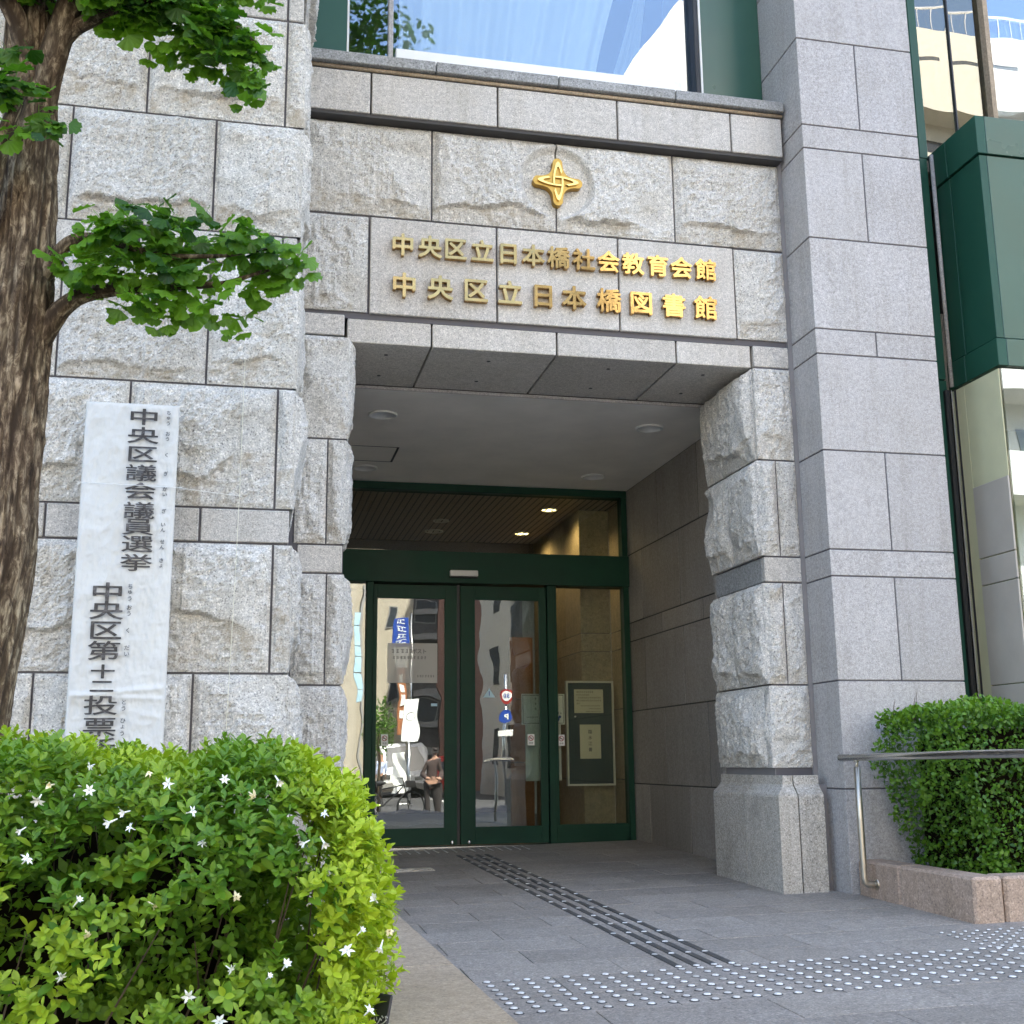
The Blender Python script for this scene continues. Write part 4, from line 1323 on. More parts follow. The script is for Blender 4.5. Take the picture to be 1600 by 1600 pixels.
for c in range(4):
    for k in range(17):
        ya = 4.455 + L * k
        yb = ya + L - 0.022
        xa0 = 1.616 + 0.0705 * c - 0.0125 * (ya - 4.446)
        xb0 = 1.616 + 0.0705 * c - 0.0125 * (yb - 4.446)
        w = 0.0165
        V = []
        for (xx, yy) in ((xa0 - w, ya), (xa0 + w, ya), (xb0 + w, yb), (xb0 - w, yb)):
            V.append((xx, yy, gz(xx, yy) - 0.005))
        for (xx, yy) in ((xa0 - w * .8, ya + .002), (xa0 + w * .8, ya + .002), (xb0 + w * .8, yb - .002), (xb0 - w * .8, yb - .002)):
            V.append((xx, yy, gz(xx, yy) + 0.0035))
        mesh_obj('guide_bar', V, [(0, 3, 2, 1), (4, 5, 6, 7), (0, 1, 5, 4), (1, 2, 6, 5), (2, 3, 7, 6), (3, 0, 4, 7)], M['bar'], tg)
        o = bpy.data.objects.new('tactile_stud', sm_); link(o, tg, (xa0, ya - 0.011, gz(xa0, ya)))
# small mat of studs and a steel grate by the left jamb
tp3 = thing('tactile_paving', 'dim row of small studs on the floor directly before the sliding doors', 'tactile paving', (1.5, 9.2, 0.1))
for j in range(5):
    for i in range(16):
        x = 1.10 + 0.07 * i; y = 9.36 - 0.06 * j
        o = bpy.data.objects.new('tactile_stud', sm2); link(o, tp3, (x, y, gz(x, y)))
gr_ = thing('drain_grate', 'narrow steel drain grate let into the floor left of the guide path', 'grate', (1.1, 8.08, 0.07))
for k in range(6):
    y = 7.99 + 0.032 * k
    V, F = box_vf(0.55, 1.25, y, y + 0.014, -0.004, 0.003, 0)
    V = [(a, b_, c + gz(a, b_)) for a, b_, c in V]
    mesh_obj('slat', V, F, M['steel'], gr_)

# ------------------------------------------------------------------ planters
pl = thing('planter', 'long low brown stone planter kerb along the forecourt, holding the flowering shrub', 'planter', (0.0, 3.9, -0.03))
KT = 0.145
def kerb_stone(pts, z0, z1, mat, parent, name='kerb_stone', ch=0.006):
    n = len(pts)
    c = np.mean(np.array(pts), 0)
    V = [(x, y, z0) for x, y in pts] + [(x, y, z1 - ch) for x, y in pts]
    V += [(x + (c[0] - x) / max(1e-6, abs(c[0] - x)) * ch, y + (c[1] - y) / max(1e-6, abs(c[1] - y)) * ch, z1) for x, y in pts]
    F = [tuple(range(n - 1, -1, -1)), tuple(range(2 * n, 3 * n))]
    for a in (0, n):
        F += [(a + k, a + (k + 1) % n, a + n + (k + 1) % n, a + n + k) for k in range(n)]
    return mesh_obj(name, V, F, mat, parent)
def ex(y): return 0.656 + (5.27 - y) * 0.0105
for (ya, yb) in ((1.4, 2.5), (2.506, 3.874), (3.880, 5.27)):
    kerb_stone([(0.20, ya), (ex(ya), ya), (ex(yb), yb), (0.20, yb)] if yb < 5.2 else [(0.20, ya), (ex(ya), ya), (ex(5.22), 5.20), (0.635, 5.27), (0.20, 5.27)], -0.25, KT, M['kerb'], pl)
for (xa, xb) in ((-3.0, -1.8), (-1.794, -0.6), (-0.594, 0.194)):
    kerb_stone([(xa, 5.0), (xb, 5.0), (xb, 5.27), (xa, 5.27)], -0.25, KT, M['kerb'], pl)
    kerb_stone([(xa, 1.4), (xb, 1.4), (xb, 1.7), (xa, 1.7)], -0.25, KT, M['kerb'], pl)
mesh_obj('soil', [(-3, 1.7, 0.11), (0.2, 1.7, 0.11), (0.2, 5.0, 0.11), (-3, 5.0, 0.11)], [(0, 1, 2, 3)], M['soil'], pl)

pr = thing('planter', 'low pink granite planter with a pale coping in front of the smooth pier', 'planter', (4.5, 4.93, 0.03))
PT = 0.238
PX = 3.188
def pstone(x0, x1, y0, y1, z0, z1, mat=None):
    return box('kerb_stone', x0, x1, y0, y1, z0, z1, mat or M['pink'], pr, 0.012)
for (ya, yb) in ((4.93, 5.555), (5.561, 5.968)):
    pstone(PX, PX + 0.15, ya if ya > 4.94 else 4.93, yb, -0.2, PT)
for (xa, xb) in ((PX + 0.156, 4.10), (4.106, 5.0), (5.006, 6.0), (6.006, 7.4)):
    pstone(xa, xb, 4.93, 5.08, -0.2, PT)
mesh_obj('soil', [(PX + 0.15, 5.08, 0.19), (7.4, 5.08, 0.19), (7.4, 6.28, 0.19), (PX + 0.15, 6.28, 0.19)], [(0, 1, 2, 3)], M['soil'], pr)

# ------------------------------------------------------------------ handrail
hr = thing('handrail', 'polished steel handrail on a satin post beside the pink planter', 'handrail', (3.12, 5.75, 0.06))
V, F = tube_vf([(3.12, 5.985 - 0.025, 0.763), (3.12, 5.95, 0.764), (3.12, 4.90, 0.773), (3.125, 4.6, 0.775), (3.16, 3.9, 0.777), (3.2, 3.0, 0.76)],
               [0.010, 0.0185, 0.0195, 0.0195, 0.0195, 0.0195], 20, True)
mesh_obj('rail', V, F, M['steel'], hr, True)
cyl('collar', (3.12, 5.845, 0.715), (3.12, 5.845, 0.748), 0.008, M['steelwarm'], hr, 14)
cyl('collar', (3.12, 5.845, 0.742), (3.12, 5.845, 0.752), 0.012, M['steelwarm'], hr, 14)
pp = [(3.12, 5.845, 0.718), (3.12, 5.80, 0.45), (3.12, 5.765, 0.165), (3.12, 5.758, 0.142), (3.128, 5.752, 0.131), (3.15, 5.75, 0.130), (3.19, 5.75, 0.131)]
pp = [(3.12, 5.78, 0.718), (3.12, 5.78, 0.45), (3.12, 5.78, 0.160), (3.123, 5.779, 0.142), (3.134, 5.778, 0.132), (3.15, 5.777, 0.130), (3.192, 5.777, 0.130)]
V, F = tube_vf(pp, [0.0165] * 7, 18, True)
mesh_obj('post', V, F, M['steelwarm'], hr, True)
V, F = tube_vf([(3.181, 5.777, 0.130), (3.187, 5.777, 0.130)], [0.024, 0.026], 18, True)
mesh_obj('flange', V, F, M['steelwarm'], hr, False)
for c in [c for c in hr.children if c.name.startswith('collar')]:
    c.location.y += -0.065
for yy in (4.0,):
    V, F = tube_vf([(3.156, yy, 0.76), (3.156, yy, 0.14), (3.16, yy, 0.0)], [0.0165] * 3, 18, True)
    mesh_obj('post', V, F, M['steelwarm'], hr, True)

# ------------------------------------------------------------------ green bay on the right
bay = thing('bay_window', 'dark green metal clad bay window with bronze glass, right of the smooth pier', 'bay window', (5.3, 6.0, 0.2))
XB, YF, YG = 4.217, 5.81, 6.30
box('strip_panel', 3.93, 4.180, 6.29, 6.34, 3.056, 7.6, M['green'], bay, 0.002)
box('strip_panel', 3.93, 4.180, 6.29, 6.34, 0.1, 3.048, M['green'], bay, 0.002)
cyl('downpipe', (4.196, 6.262, 3.00), (4.196, 6.262, 4.56), 0.013, M['pier'], bay, 12)
# box: top rail, body, bottom rail, each split where the joint is seen
zb = [2.985, 3.158, 4.33, 4.585]
for r in range(3):
    z0, z1 = zb[r] + 0.004, zb[r + 1] - 0.004
    out = 0.0 if r == 1 else 0.012
    box('side_panel', XB - out, XB + 0.05, 6.12 + 0.004, 6.31, z0, z1, M['green'], bay, 0.002)
    box('side_panel', XB - out, XB + 0.05, YF - out, 6.12 - 0.004, z0, z1, M['green'], bay, 0.002)
    for (xa, xb) in ((XB + 0.052, 5.4), (5.408, 6.8), (6.808, 8.2)):
        box('front_panel', xa, xb, YF - out, YF + 0.05, z0, z1, M['green2'], bay, 0.002)
box('box_core', XB + 0.02, 8.18, YF + 0.02, 6.35, 2.99, 4.57, M['black'], bay, 0)
box('bay_soffit', XB + 0.03, 8.18, YF + 0.03, 6.35, 2.975, 2.986, M['plaster'], bay, 0)
box('bay_ceiling', XB + 0.1, 8.2, YF + 0.05, 8.5, 2.94, 2.97, M['plaster'], bay, 0)
# lower glazing
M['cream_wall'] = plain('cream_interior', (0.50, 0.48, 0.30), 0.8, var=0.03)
M['grey_panel'] = plain('warm_grey_panel', (0.40, 0.355, 0.30), 0.5, var=0.03)  # tone of the pier reflected in the side glass; the blind shares it
box('side_glass', XB + 0.004, XB + 0.012, YF + 0.008, 6.24, 0.2, 2.975, M['clear_glass'], bay, 0)
box('front_glass', XB + 0.014, 5.55, YF + 0.004, YF + 0.012, 0.2, 2.975, M['tall_glass'], bay, 0)
box('front_glass', 5.59, 6.9, YF + 0.004, YF + 0.012, 0.2, 2.975, M['tall_glass'], bay, 0)
box('glass_post', 5.555, 5.585, YF, YF + 0.05, 0.2, 2.975, M['black'], bay)
box('glass_post', XB - 0.006, XB + 0.03, 6.25, 6.29, 0.2, 2.98, M['black'], bay)
box('glass_post', 4.185, 4.207, 6.255, 6.29, 0.2, 2.98, M['steel'], bay)
box('glass_post', 4.15, 4.18, 6.262, 6.30, 0.2, 2.98, M['black'], bay)
for (z0, z1) in ((0.2, 1.16), (1.166, 1.74), (1.746, 1.90), (1.906, 2.335)):  # opaque jointed panels imitate the pier's reflection in the side glass
    box('side_reflection', XB - 0.010, XB + 0.003, YF + 0.012, 6.16, z0, z1, M['grey_panel'], bay, 0.002)
box('side_reflection', XB - 0.004, XB + 0.003, YF + 0.012, 6.16, 2.337, 2.975, M['cream_wall'], bay, 0)  # cream part of that reflection, as an opaque pane
box('side_reflection', XB - 0.006, XB + 0.003, 6.162, 6.245, 0.2, 2.975, M['cream_wall'], bay, 0)
box('inner_wall', XB + 0.02, 8.2, 6.9, 6.95, 0.2, 2.94, M['cream_wall'], bay, 0)
box('inner_wall', XB + 0.02, XB + 0.06, 6.3, 6.9, 0.2, 2.94, M['cream_wall'], bay, 0)
box('inner_jamb', XB + 0.018, XB + 0.045, 6.17, 6.25, 0.2, 2.94, M['cream_wall'], bay, 0)
# upper glazing above the box
for (xa, xb) in ((4.19, 4.425), (4.437, 4.675)):
    box('upper_glass', xa, xb, 6.305, 6.312, 4.55, 7.6, M['bay_glass'], bay, 0)
box('upper_glass', 4.715, 6.1, 6.285, 6.292, 4.55, 7.6, M['tall_glass'], bay, 0)
box('upper_glass', 6.14, 7.6, 6.285, 6.292, 4.55, 7.6, M['tall_glass'], bay, 0)
box('mullion', 4.426, 4.436, 6.29, 6.33, 4.55, 7.6, M['black'], bay, 0.001)
box('mullion', 4.676, 4.712, 6.25, 6.33, 4.55, 7.6, M['kerb'], bay, 0.002)
box('mullion', 6.102, 6.138, 6.25, 6.33, 4.55, 7.6, M['kerb'], bay, 0.002)
box('strip_panel', 4.13, 4.188, 6.285, 6.33, 4.55, 7.6, M['green'], bay, 0.002)
box('upper_room', 4.1, 8.2, 8.4, 8.45, 4.5, 7.6, M['darkwall'], bay, 0)
box('upper_floor', 4.1, 8.2, 6.36, 8.4, 4.4, 4.5, M['darkwall'], bay, 0)
box('upper_blind', 4.45, 4.66, 6.5, 6.52, 4.6, 7.5, M['grey_panel'], bay, 0)

# ------------------------------------------------------------------ foliage tools
def leaf_template(kind):
    if kind == 'oval':          # pointed oval, folded along the midrib, tip drooping; length 1 along +Y, face +Z
        ys = [0.0, 0.22, 0.5, 0.78, 1.0]
        ws = [0.02, 0.17, 0.25, 0.19, 0.0]
        V = []; F = []
        for y, w in zip(ys, ws):
            zc = -0.10 * y * y
            V += [(-w, y, zc + w * 0.32), (0, y, zc), (w, y, zc + w * 0.32)]
        for i in range(4):
            a = 3 * i
            F += [(a, a + 1, a + 4, a + 3), (a + 1, a + 2, a + 5, a + 4)]
        return np.array(V), F
    if kind == 'small':
        V = [(0, 0, 0), (0.26, 0.42, 0.06), (0, 1.0, -0.05), (-0.26, 0.42, 0.06), (0, 0.45, 0)]
        return np.array(V), [(0, 1, 4), (1, 2, 4), (2, 3, 4), (3, 0, 4)]
    if kind == 'fan':           # ginkgo fan on a thin stalk, notch in the middle
        V = [(-0.012, 0, 0), (0.012, 0, 0), (0.010, 0.42, 0.02), (-0.010, 0.42, 0.02)]
        F = [(0, 1, 2, 3)]
        n = 16
        base = len(V)
        V.append((0, 0.42, 0.02))
        for k in range(n + 1):
            t = math.radians(-74 + 148 * k / n)
            r = 0.60 * (1 + 0.022 * math.sin(k * 2.1)) * (0.84 if k == n // 2 else 1) * (1 - 0.10 * abs(k - n / 2) / (n / 2))
            V.append((r * math.sin(t), 0.42 + r * math.cos(t) * 0.95, 0.02 + 0.05 * math.sin(k * 1.9) - 0.10 * (r * math.sin(t)) ** 2))
        for k in range(n):
            F.append((base, base + 1 + k + 1, base + 1 + k))
        F = [F[0]] + [f[::-1] for f in F[1:]]
        return np.array(V), F

def frames(P, D, N):
    """rotation matrices whose Y axis is D and whose Z axis is close to N"""
    D = D / np.linalg.norm(D, axis=1, keepdims=True)
    X = np.cross(D, N); X /= np.maximum(1e-6, np.linalg.norm(X, axis=1, keepdims=True))
    Z = np.cross(X, D)
    return np.stack([X, D, Z], 2)

def leaves(name_part, kind, P, D, N, S, tint, mat, parent, n_single=290, order=None, mass_name='foliage', wide=None):
    TV, TF = leaf_template(kind)
    Rm = frames(P, D, N)
    m = len(P)
    if order is None:
        order = np.arange(m)
    single = order[:n_single]; rest = order[n_single:]
    me = bpy.data.meshes.new(name_part)
    me.from_pydata(TV.tolist(), [], TF)
    me.materials.append(mat)
    me.polygons.foreach_set('use_smooth', [True] * len(me.polygons))
    for i in single:
        o = bpy.data.objects.new(name_part, me)
        link(o, parent, tuple(P[i]))
        Mx = Matrix([[float(Rm[i][r][c]) for c in range(3)] for r in range(3)])
        o.rotation_euler = Mx.to_euler()
        w = 1.0 if wide is None else float(wide[i])
        o.scale = (float(S[i]) * w, float(S[i]), float(S[i]))
    if len(rest):
        T = TV[None, :, :] * S[rest][:, None, None]
        if wide is not None:
            T[:, :, 0] *= wide[rest][:, None]
        W = np.einsum('nij,nkj->nki', Rm[rest], T) + P[rest][:, None, :]
        k = len(TV)
        V = W.reshape(-1, 3)
        F = []
        tf = [np.array(f) for f in TF]
        for f in tf:
            F.append((np.arange(len(rest))[:, None] * k + f[None, :]))
        FL = []
        for f in F:
            FL += f.tolist()
        o = mesh_obj(mass_name, V, FL, mat, parent, True, {'tint': np.repeat(tint[rest], k)})
        o['kind'] = 'stuff'
        return o

def rnd_unit(n):
    v = RNG.normal(size=(n, 3)); return v / np.linalg.norm(v, axis=1, keepdims=True)

def rbox_surface(lo, hi, r, n, faces=('front', 'top', 'right', 'left', 'back')):
    """random points and outward normals on a box with rounded corners"""
    lo = np.array(lo); hi = np.array(hi); sz = hi - lo
    fl = {'front': (1, 0, sz[0] * sz[2]), 'back': (1, 1, sz[0] * sz[2] * 0.5), 'top': (2, 1, sz[0] * sz[1]), 'left': (0, 0, sz[1] * sz[2]), 'right': (0, 1, sz[1] * sz[2])}
    w = np.array([fl[f][2] for f in faces]); w = w / w.sum()
    pick = RNG.choice(len(faces), size=n, p=w)
    P = lo + RNG.random((n, 3)) * sz
    for i, f in enumerate(faces):
        ax, s, _ = fl[f]
        P[pick == i, ax] = (hi if s else lo)[ax]
    Q = np.clip(P, lo + r, hi - r)
    Nn = P - Q
    Nn = Nn / np.maximum(1e-6, np.linalg.norm(Nn, axis=1, keepdims=True))
    return Q + Nn * r, Nn

# ------------------------------------------------------------------ flowering shrub, front left
sh = thing('flowering_shrub', 'big rounded shrub of fresh green leaves dotted with small white star flowers', 'shrub', (-0.5, 3.1, 0.11))
lo_b, hi_b, rb = (-1.4, 2.56, 0.02), (0.308, 3.75, 0.772), 0.25
NS = 6600
P, Nn = rbox_surface(lo_b, hi_b, rb, NS, ('front', 'top', 'right'))
keep = (P[:, 0] > -0.95)
P, Nn = P[keep], Nn[keep]; NS = len(P)
bump = fbm(P[:, 0] * 4.2 + P[:, 2] * 2.3 + 9, P[:, 1] * 4.2 + P[:, 2] * 3.7, 801, 3)
hole = fbm(P[:, 0] * 6.5 + P[:, 1] * 3 + 3, P[:, 2] * 7.5 + P[:, 1] * 2, 811, 2)
hole = hole - 0.13 * np.exp(-((P[:, 0] + 0.12) / 0.17) ** 2 - ((P[:, 2] - 0.40) / 0.12) ** 2)
# lower down the shrub is thinner, with dark gaps between the shoots
gap = (hole < 0.30 + 0.26 * sstep(0.66 - P[:, 2], 0, 0.30)) & (P[:, 2] < 0.66) & (P[:, 0] < 0.20) & (Nn[:, 0] < 0.5)
depth = np.abs(RNG.normal(0, 0.035, NS)) + np.where(gap, 0.20 + 0.13 * RNG.random(NS), 0)
C_ = P + Nn * ((bump - 0.5) * 0.13)[:, None] - Nn * depth[:, None]
up = np.array([0, 0, 1.0])
ax = Nn * 0.55 + up * 0.65 + RNG.normal(0, 0.28, (NS, 3))
ax /= np.linalg.norm(ax, axis=1, keepdims=True)
LP = []; LD = []; LN = []; LS = []; LT = []; LW = []
yel = fbm(C_[:, 0] * 3.4 + 5, C_[:, 2] * 3.0 + C_[:, 1] * 2 + 2, 821, 3)
for i in range(NS):
    a = ax[i]
    t1 = np.cross(a, [0.31, 0.22, 0.9]); t1 /= np.linalg.norm(t1); t2 = np.cross(a, t1)
    nl = RNG.integers(5, 8)
    ph = RNG.random() * 6.28
    size = 0.0305 * (0.62 + 0.66 * RNG.random())
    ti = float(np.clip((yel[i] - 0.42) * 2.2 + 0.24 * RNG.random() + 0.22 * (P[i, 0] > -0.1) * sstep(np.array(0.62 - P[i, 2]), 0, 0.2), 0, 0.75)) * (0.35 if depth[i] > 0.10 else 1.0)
    for k in range(nl):
        th = ph + k * 2.4
        el = 0.25 + 0.85 * (k / nl)              # outer leaves lie flat, inner ones stand up
        d = (t1 * math.cos(th) + t2 * math.sin(th)) * math.cos(el) + a * math.sin(el)
        LP.append(C_[i] + a * 0.012 * k * 0.6); LD.append(d); LN.append(a * math.cos(el) - (t1 * math.cos(th) + t2 * math.sin(th)) * math.sin(el) * 0.8)
        LS.append(size * (1.12 - 0.45 * k / nl)); LT.append(ti + 0.10 * RNG.random() + 0.10 * k / nl); LW.append(0.85 + 0.35 * RNG.random())
LP = np.array(LP); LD = np.array(LD); LN = np.array(LN); LS = np.array(LS); LT = np.array(LT); LW = np.array(LW)
# single leaves: the nearest, outermost ones that face the forecourt
score = LP[:, 1] * 1.0 - 0.5 * np.minimum(0, LP[:, 0] + 0.6) * 0 + np.where(np.abs(LP[:, 0] + 0.05) < 0.37, 0, 5) - LS * 20 + np.where(LP[:, 2] < 0.25, 2, 0)
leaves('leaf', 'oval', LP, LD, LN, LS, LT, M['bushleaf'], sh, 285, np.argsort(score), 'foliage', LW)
# twigs, and a core coloured near black for the shade deep inside
mb = MB()
for k in range(150):
    x = random.uniform(-0.95, 0.2); y = random.uniform(2.85, 3.5)
    a = Vector((x * 0.9, y, 0.1)); b_ = Vector((x + random.uniform(-0.2, 0.2), y + random.uniform(-0.3, 0.2), random.uniform(0.4, 0.7)))
    mid = (a + b_) / 2 + Vector((random.uniform(-0.05, 0.05),) * 3)
    mb.tube([a, mid, b_], [0.0035, 0.0025, 0.0012], 5)
o = mb.obj('twigs', M['twig'], sh); o['kind'] = 'stuff'
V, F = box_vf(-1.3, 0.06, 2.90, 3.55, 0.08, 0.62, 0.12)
mesh_obj('shade_core', V, F, M['heart'], sh)
P2, N2 = rbox_surface((-1.22, 2.72, 0.1), (0.17, 3.6, 0.68), 0.24, 9000)
P2 = P2 - N2 * (RNG.random(9000) * 0.08)[:, None]
keep = ((fbm(P2[:, 0] * 6.5 + P2[:, 1] * 3 + 3, P2[:, 2] * 7.5 + P2[:, 1] * 2, 811, 2) > 0.55) & (P2[:, 2] > 0.3)) | (P2[:, 2] > 0.46) | (P2[:, 0] > 0.02)
P2, N2 = P2[keep], N2[keep]; n2_ = len(P2)
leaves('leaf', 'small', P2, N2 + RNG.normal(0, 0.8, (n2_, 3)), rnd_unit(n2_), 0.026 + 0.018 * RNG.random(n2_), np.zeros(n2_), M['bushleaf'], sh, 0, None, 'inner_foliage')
# flowers
FLW = [(-0.405, 2.56, 0.646), (-0.392, 2.56, 0.591), (-0.255, 2.56, 0.63), (-0.153, 2.56, 0.5), (-0.215, 2.57, 0.676), (-0.295, 2.64, 0.766), (-0.364, 2.6, 0.73), (-0.383, 2.58, 0.701), (-0.288, 2.59, 0.719), (-0.231, 2.59, 0.713), (-0.203, 2.56, 0.646), (-0.241, 2.56, 0.658), (-0.176, 2.62, 0.752), (-0.136, 2.6, 0.73), (-0.087, 2.57, 0.674), (-0.293, 2.56, 0.51), (-0.099, 2.56, 0.517), (-0.026, 2.61, 0.737), (0.083, 2.61, 0.733), (0.179, 2.57, 0.665), (0.138, 2.56, 0.61), (0.035, 2.58, 0.703), (-0.063, 2.56, 0.613), (0.089, 2.56, 0.553), (0.007, 2.56, 0.51), (0.26, 2.6, 0.427), (0.229, 2.58, 0.396), (0.107, 2.56, 0.374), (0.0, 2.56, 0.372), (0.075, 2.56, 0.353), (0.215, 2.57, 0.309), (-0.017, 2.56, 0.276), (0.292, 2.64, 0.485), (0.332, 2.73, 0.411), (0.306, 2.66, 0.39), (0.28, 2.62, 0.271), (0.177, 2.56, 0.609), (-0.421, 2.56, 0.325), (-0.315, 2.56, 0.375), (-0.271, 2.56, 0.447), (-0.077, 2.56, 0.326)]
def flower_mesh(open_, old):
    V = []; F = []
    for k in range(6):
        t = k * math.pi / 3 + random.uniform(-0.1, 0.1)
        L = 0.020 * (1 if not old else random.uniform(0.5, 1.0))
        el = open_ + random.uniform(-0.2, 0.2)
        u = Vector((math.cos(t), math.sin(t), 0)); v = Vector((-math.sin(t), math.cos(t), 0))
        def pt(r, w, h):
            return tuple(u * (r * math.cos(el)) + v * w + Vector((0, 0, r * math.sin(el) + h)))
        b0 = len(V)
        V += [pt(0.002, -0.0015, 0), pt(0.002, 0.0015, 0), pt(L * 0.5, 0.0046, 0.001), pt(L * 0.8, 0.0030, 0.0), pt(L * 1.12, 0, -0.003), pt(L * 0.8, -0.0030, 0), pt(L * 0.5, -0.0046, 0.001)]
        F += [(b0, b0 + 1, b0 + 2, b0 + 6), (b0 + 6, b0 + 2, b0 + 3, b0 + 5), (b0 + 5, b0 + 3, b0 + 4)]
    TVv, TFf = tube_vf([(0, 0, -0.022), (0, 0, -0.010), (0, 0, 0.002)], [0.0016, 0.0022, 0.003], 8, False)
    n = len(V); V += TVv; F += [tuple(i + n for i in f) for f in TFf]
    me = bpy.data.meshes.new('flower'); me.from_pydata(V, [], F)
    me.materials.append(M['petal_old'] if old else M['petal'])
    return me
FM = [flower_mesh(0.12, False), flower_mesh(0.35, False), flower_mesh(0.9, False), flower_mesh(1.0, True), flower_mesh(-0.3, True)]
for i, p in enumerate(FLW):
    if i % 7 == 2: continue
    o = bpy.data.objects.new('flower', random.choice(FM[:3] if i % 3 else FM[2:]))
    d = Vector((random.uniform(-1.3, 1.3), -0.8, random.uniform(-0.9, 1.4))).normalized()
    link(o, sh, (p[0] - 0.01, p[1] - random.uniform(0.015, 0.045), p[2]))
    o.rotation_euler = d.to_track_quat('Z', 'Y').to_euler()
    sc = random.uniform(0.50, 0.82); o.scale = (sc, sc, sc)

# black plant label
lb = box('plant_label', -0.055, 0.055, -0.004, 0.004, 0.0, 0.125, M['ink'], None, 0.003)
lb.location = (0.298, 2.83, 0.205)
lb.rotation_euler = (math.radians(-14), 0, math.radians(-52))
lb.location.z = 0.20
tag(lb, 'small black plant name label with white writing, standing at the edge of the flowering shrub', 'plant label')
M['chalk'] = plain('chalk_writing', (0.6, 0.6, 0.58), 0.7)
for i, ch in enumerate('ツツジ'):
    me = glyph_mesh(ch, 0.026, 0.0006, 0.0003); me.materials.clear(); me.materials.append(M['chalk'])
    o = bpy.data.objects.new('character', me); COL.objects.link(o); o.parent = lb
    o.location = (0.004 + 0.019 * i, -0.0045, 0.0 + 0.004 * i)
    WL[o.name] = Vector((0, 0, 0))

# ------------------------------------------------------------------ clipped hedge, right
hd = thing('hedge', 'clipped dark green hedge filling the pink granite planter behind the handrail', 'hedge', (4.6, 5.5, 0.19))
NH = 21000
P, Nn = rbox_surface((3.28, 5.12, 0.14), (6.6, 5.93, 1.025), 0.10, NH, ('front', 'top', 'left'))
P[:, 0] += 0.14 * sstep(0.75 - P[:, 2], 0, 0.5) * sstep(4.3 - P[:, 0], 0, 0.6) 
bump = fbm(P[:, 0] * 5 + 1, P[:, 2] * 6 + P[:, 1] * 3, 901, 3)
P = P + Nn * ((bump - 0.55) * 0.16 - np.abs(RNG.normal(0, 0.035, NH)))[:, None]
A = Nn * 0.6 + up * 0.4 + RNG.normal(0, 0.55, (NH, 3))
LPh = []; 
D1 = A + RNG.normal(0, 0.9, (NH, 3))
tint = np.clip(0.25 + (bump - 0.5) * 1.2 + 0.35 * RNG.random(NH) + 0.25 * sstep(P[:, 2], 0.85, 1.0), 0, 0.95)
sc = 0.016 + 0.011 * RNG.random(NH)
near = np.argsort(P[:, 1] + np.where(P[:, 0] > 3.95, 4, 0) - sc * 15 + np.where(P[:, 2] < 0.35, 3, 0))
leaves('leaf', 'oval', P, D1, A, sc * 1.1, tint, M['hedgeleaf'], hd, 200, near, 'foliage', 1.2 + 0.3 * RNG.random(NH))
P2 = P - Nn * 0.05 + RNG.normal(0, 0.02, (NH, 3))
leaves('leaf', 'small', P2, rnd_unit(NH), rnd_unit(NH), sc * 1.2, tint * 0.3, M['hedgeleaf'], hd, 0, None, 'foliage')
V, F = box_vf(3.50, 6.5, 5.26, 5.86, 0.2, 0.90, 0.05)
mesh_obj('shade_core', V, F, M['heart'], hd)  # core coloured near black as the shade between the hedge leaves
mb = MB()
for (x, y, h) in ((3.34, 5.55, 0.12), (3.30, 5.5, 0.08), (4.1, 5.4, 0.06), (3.36, 5.8, 0.07), (4.0, 5.2, 0.05)):
    mb.tube([(x, y, 0.95), (x + 0.01, y, 1.03), (x + 0.02, y, 1.03 + h * 0.5)], [0.003, 0.002, 0.001], 5)
o = mb.obj('twigs', M['twig'], hd); o['kind'] = 'stuff'

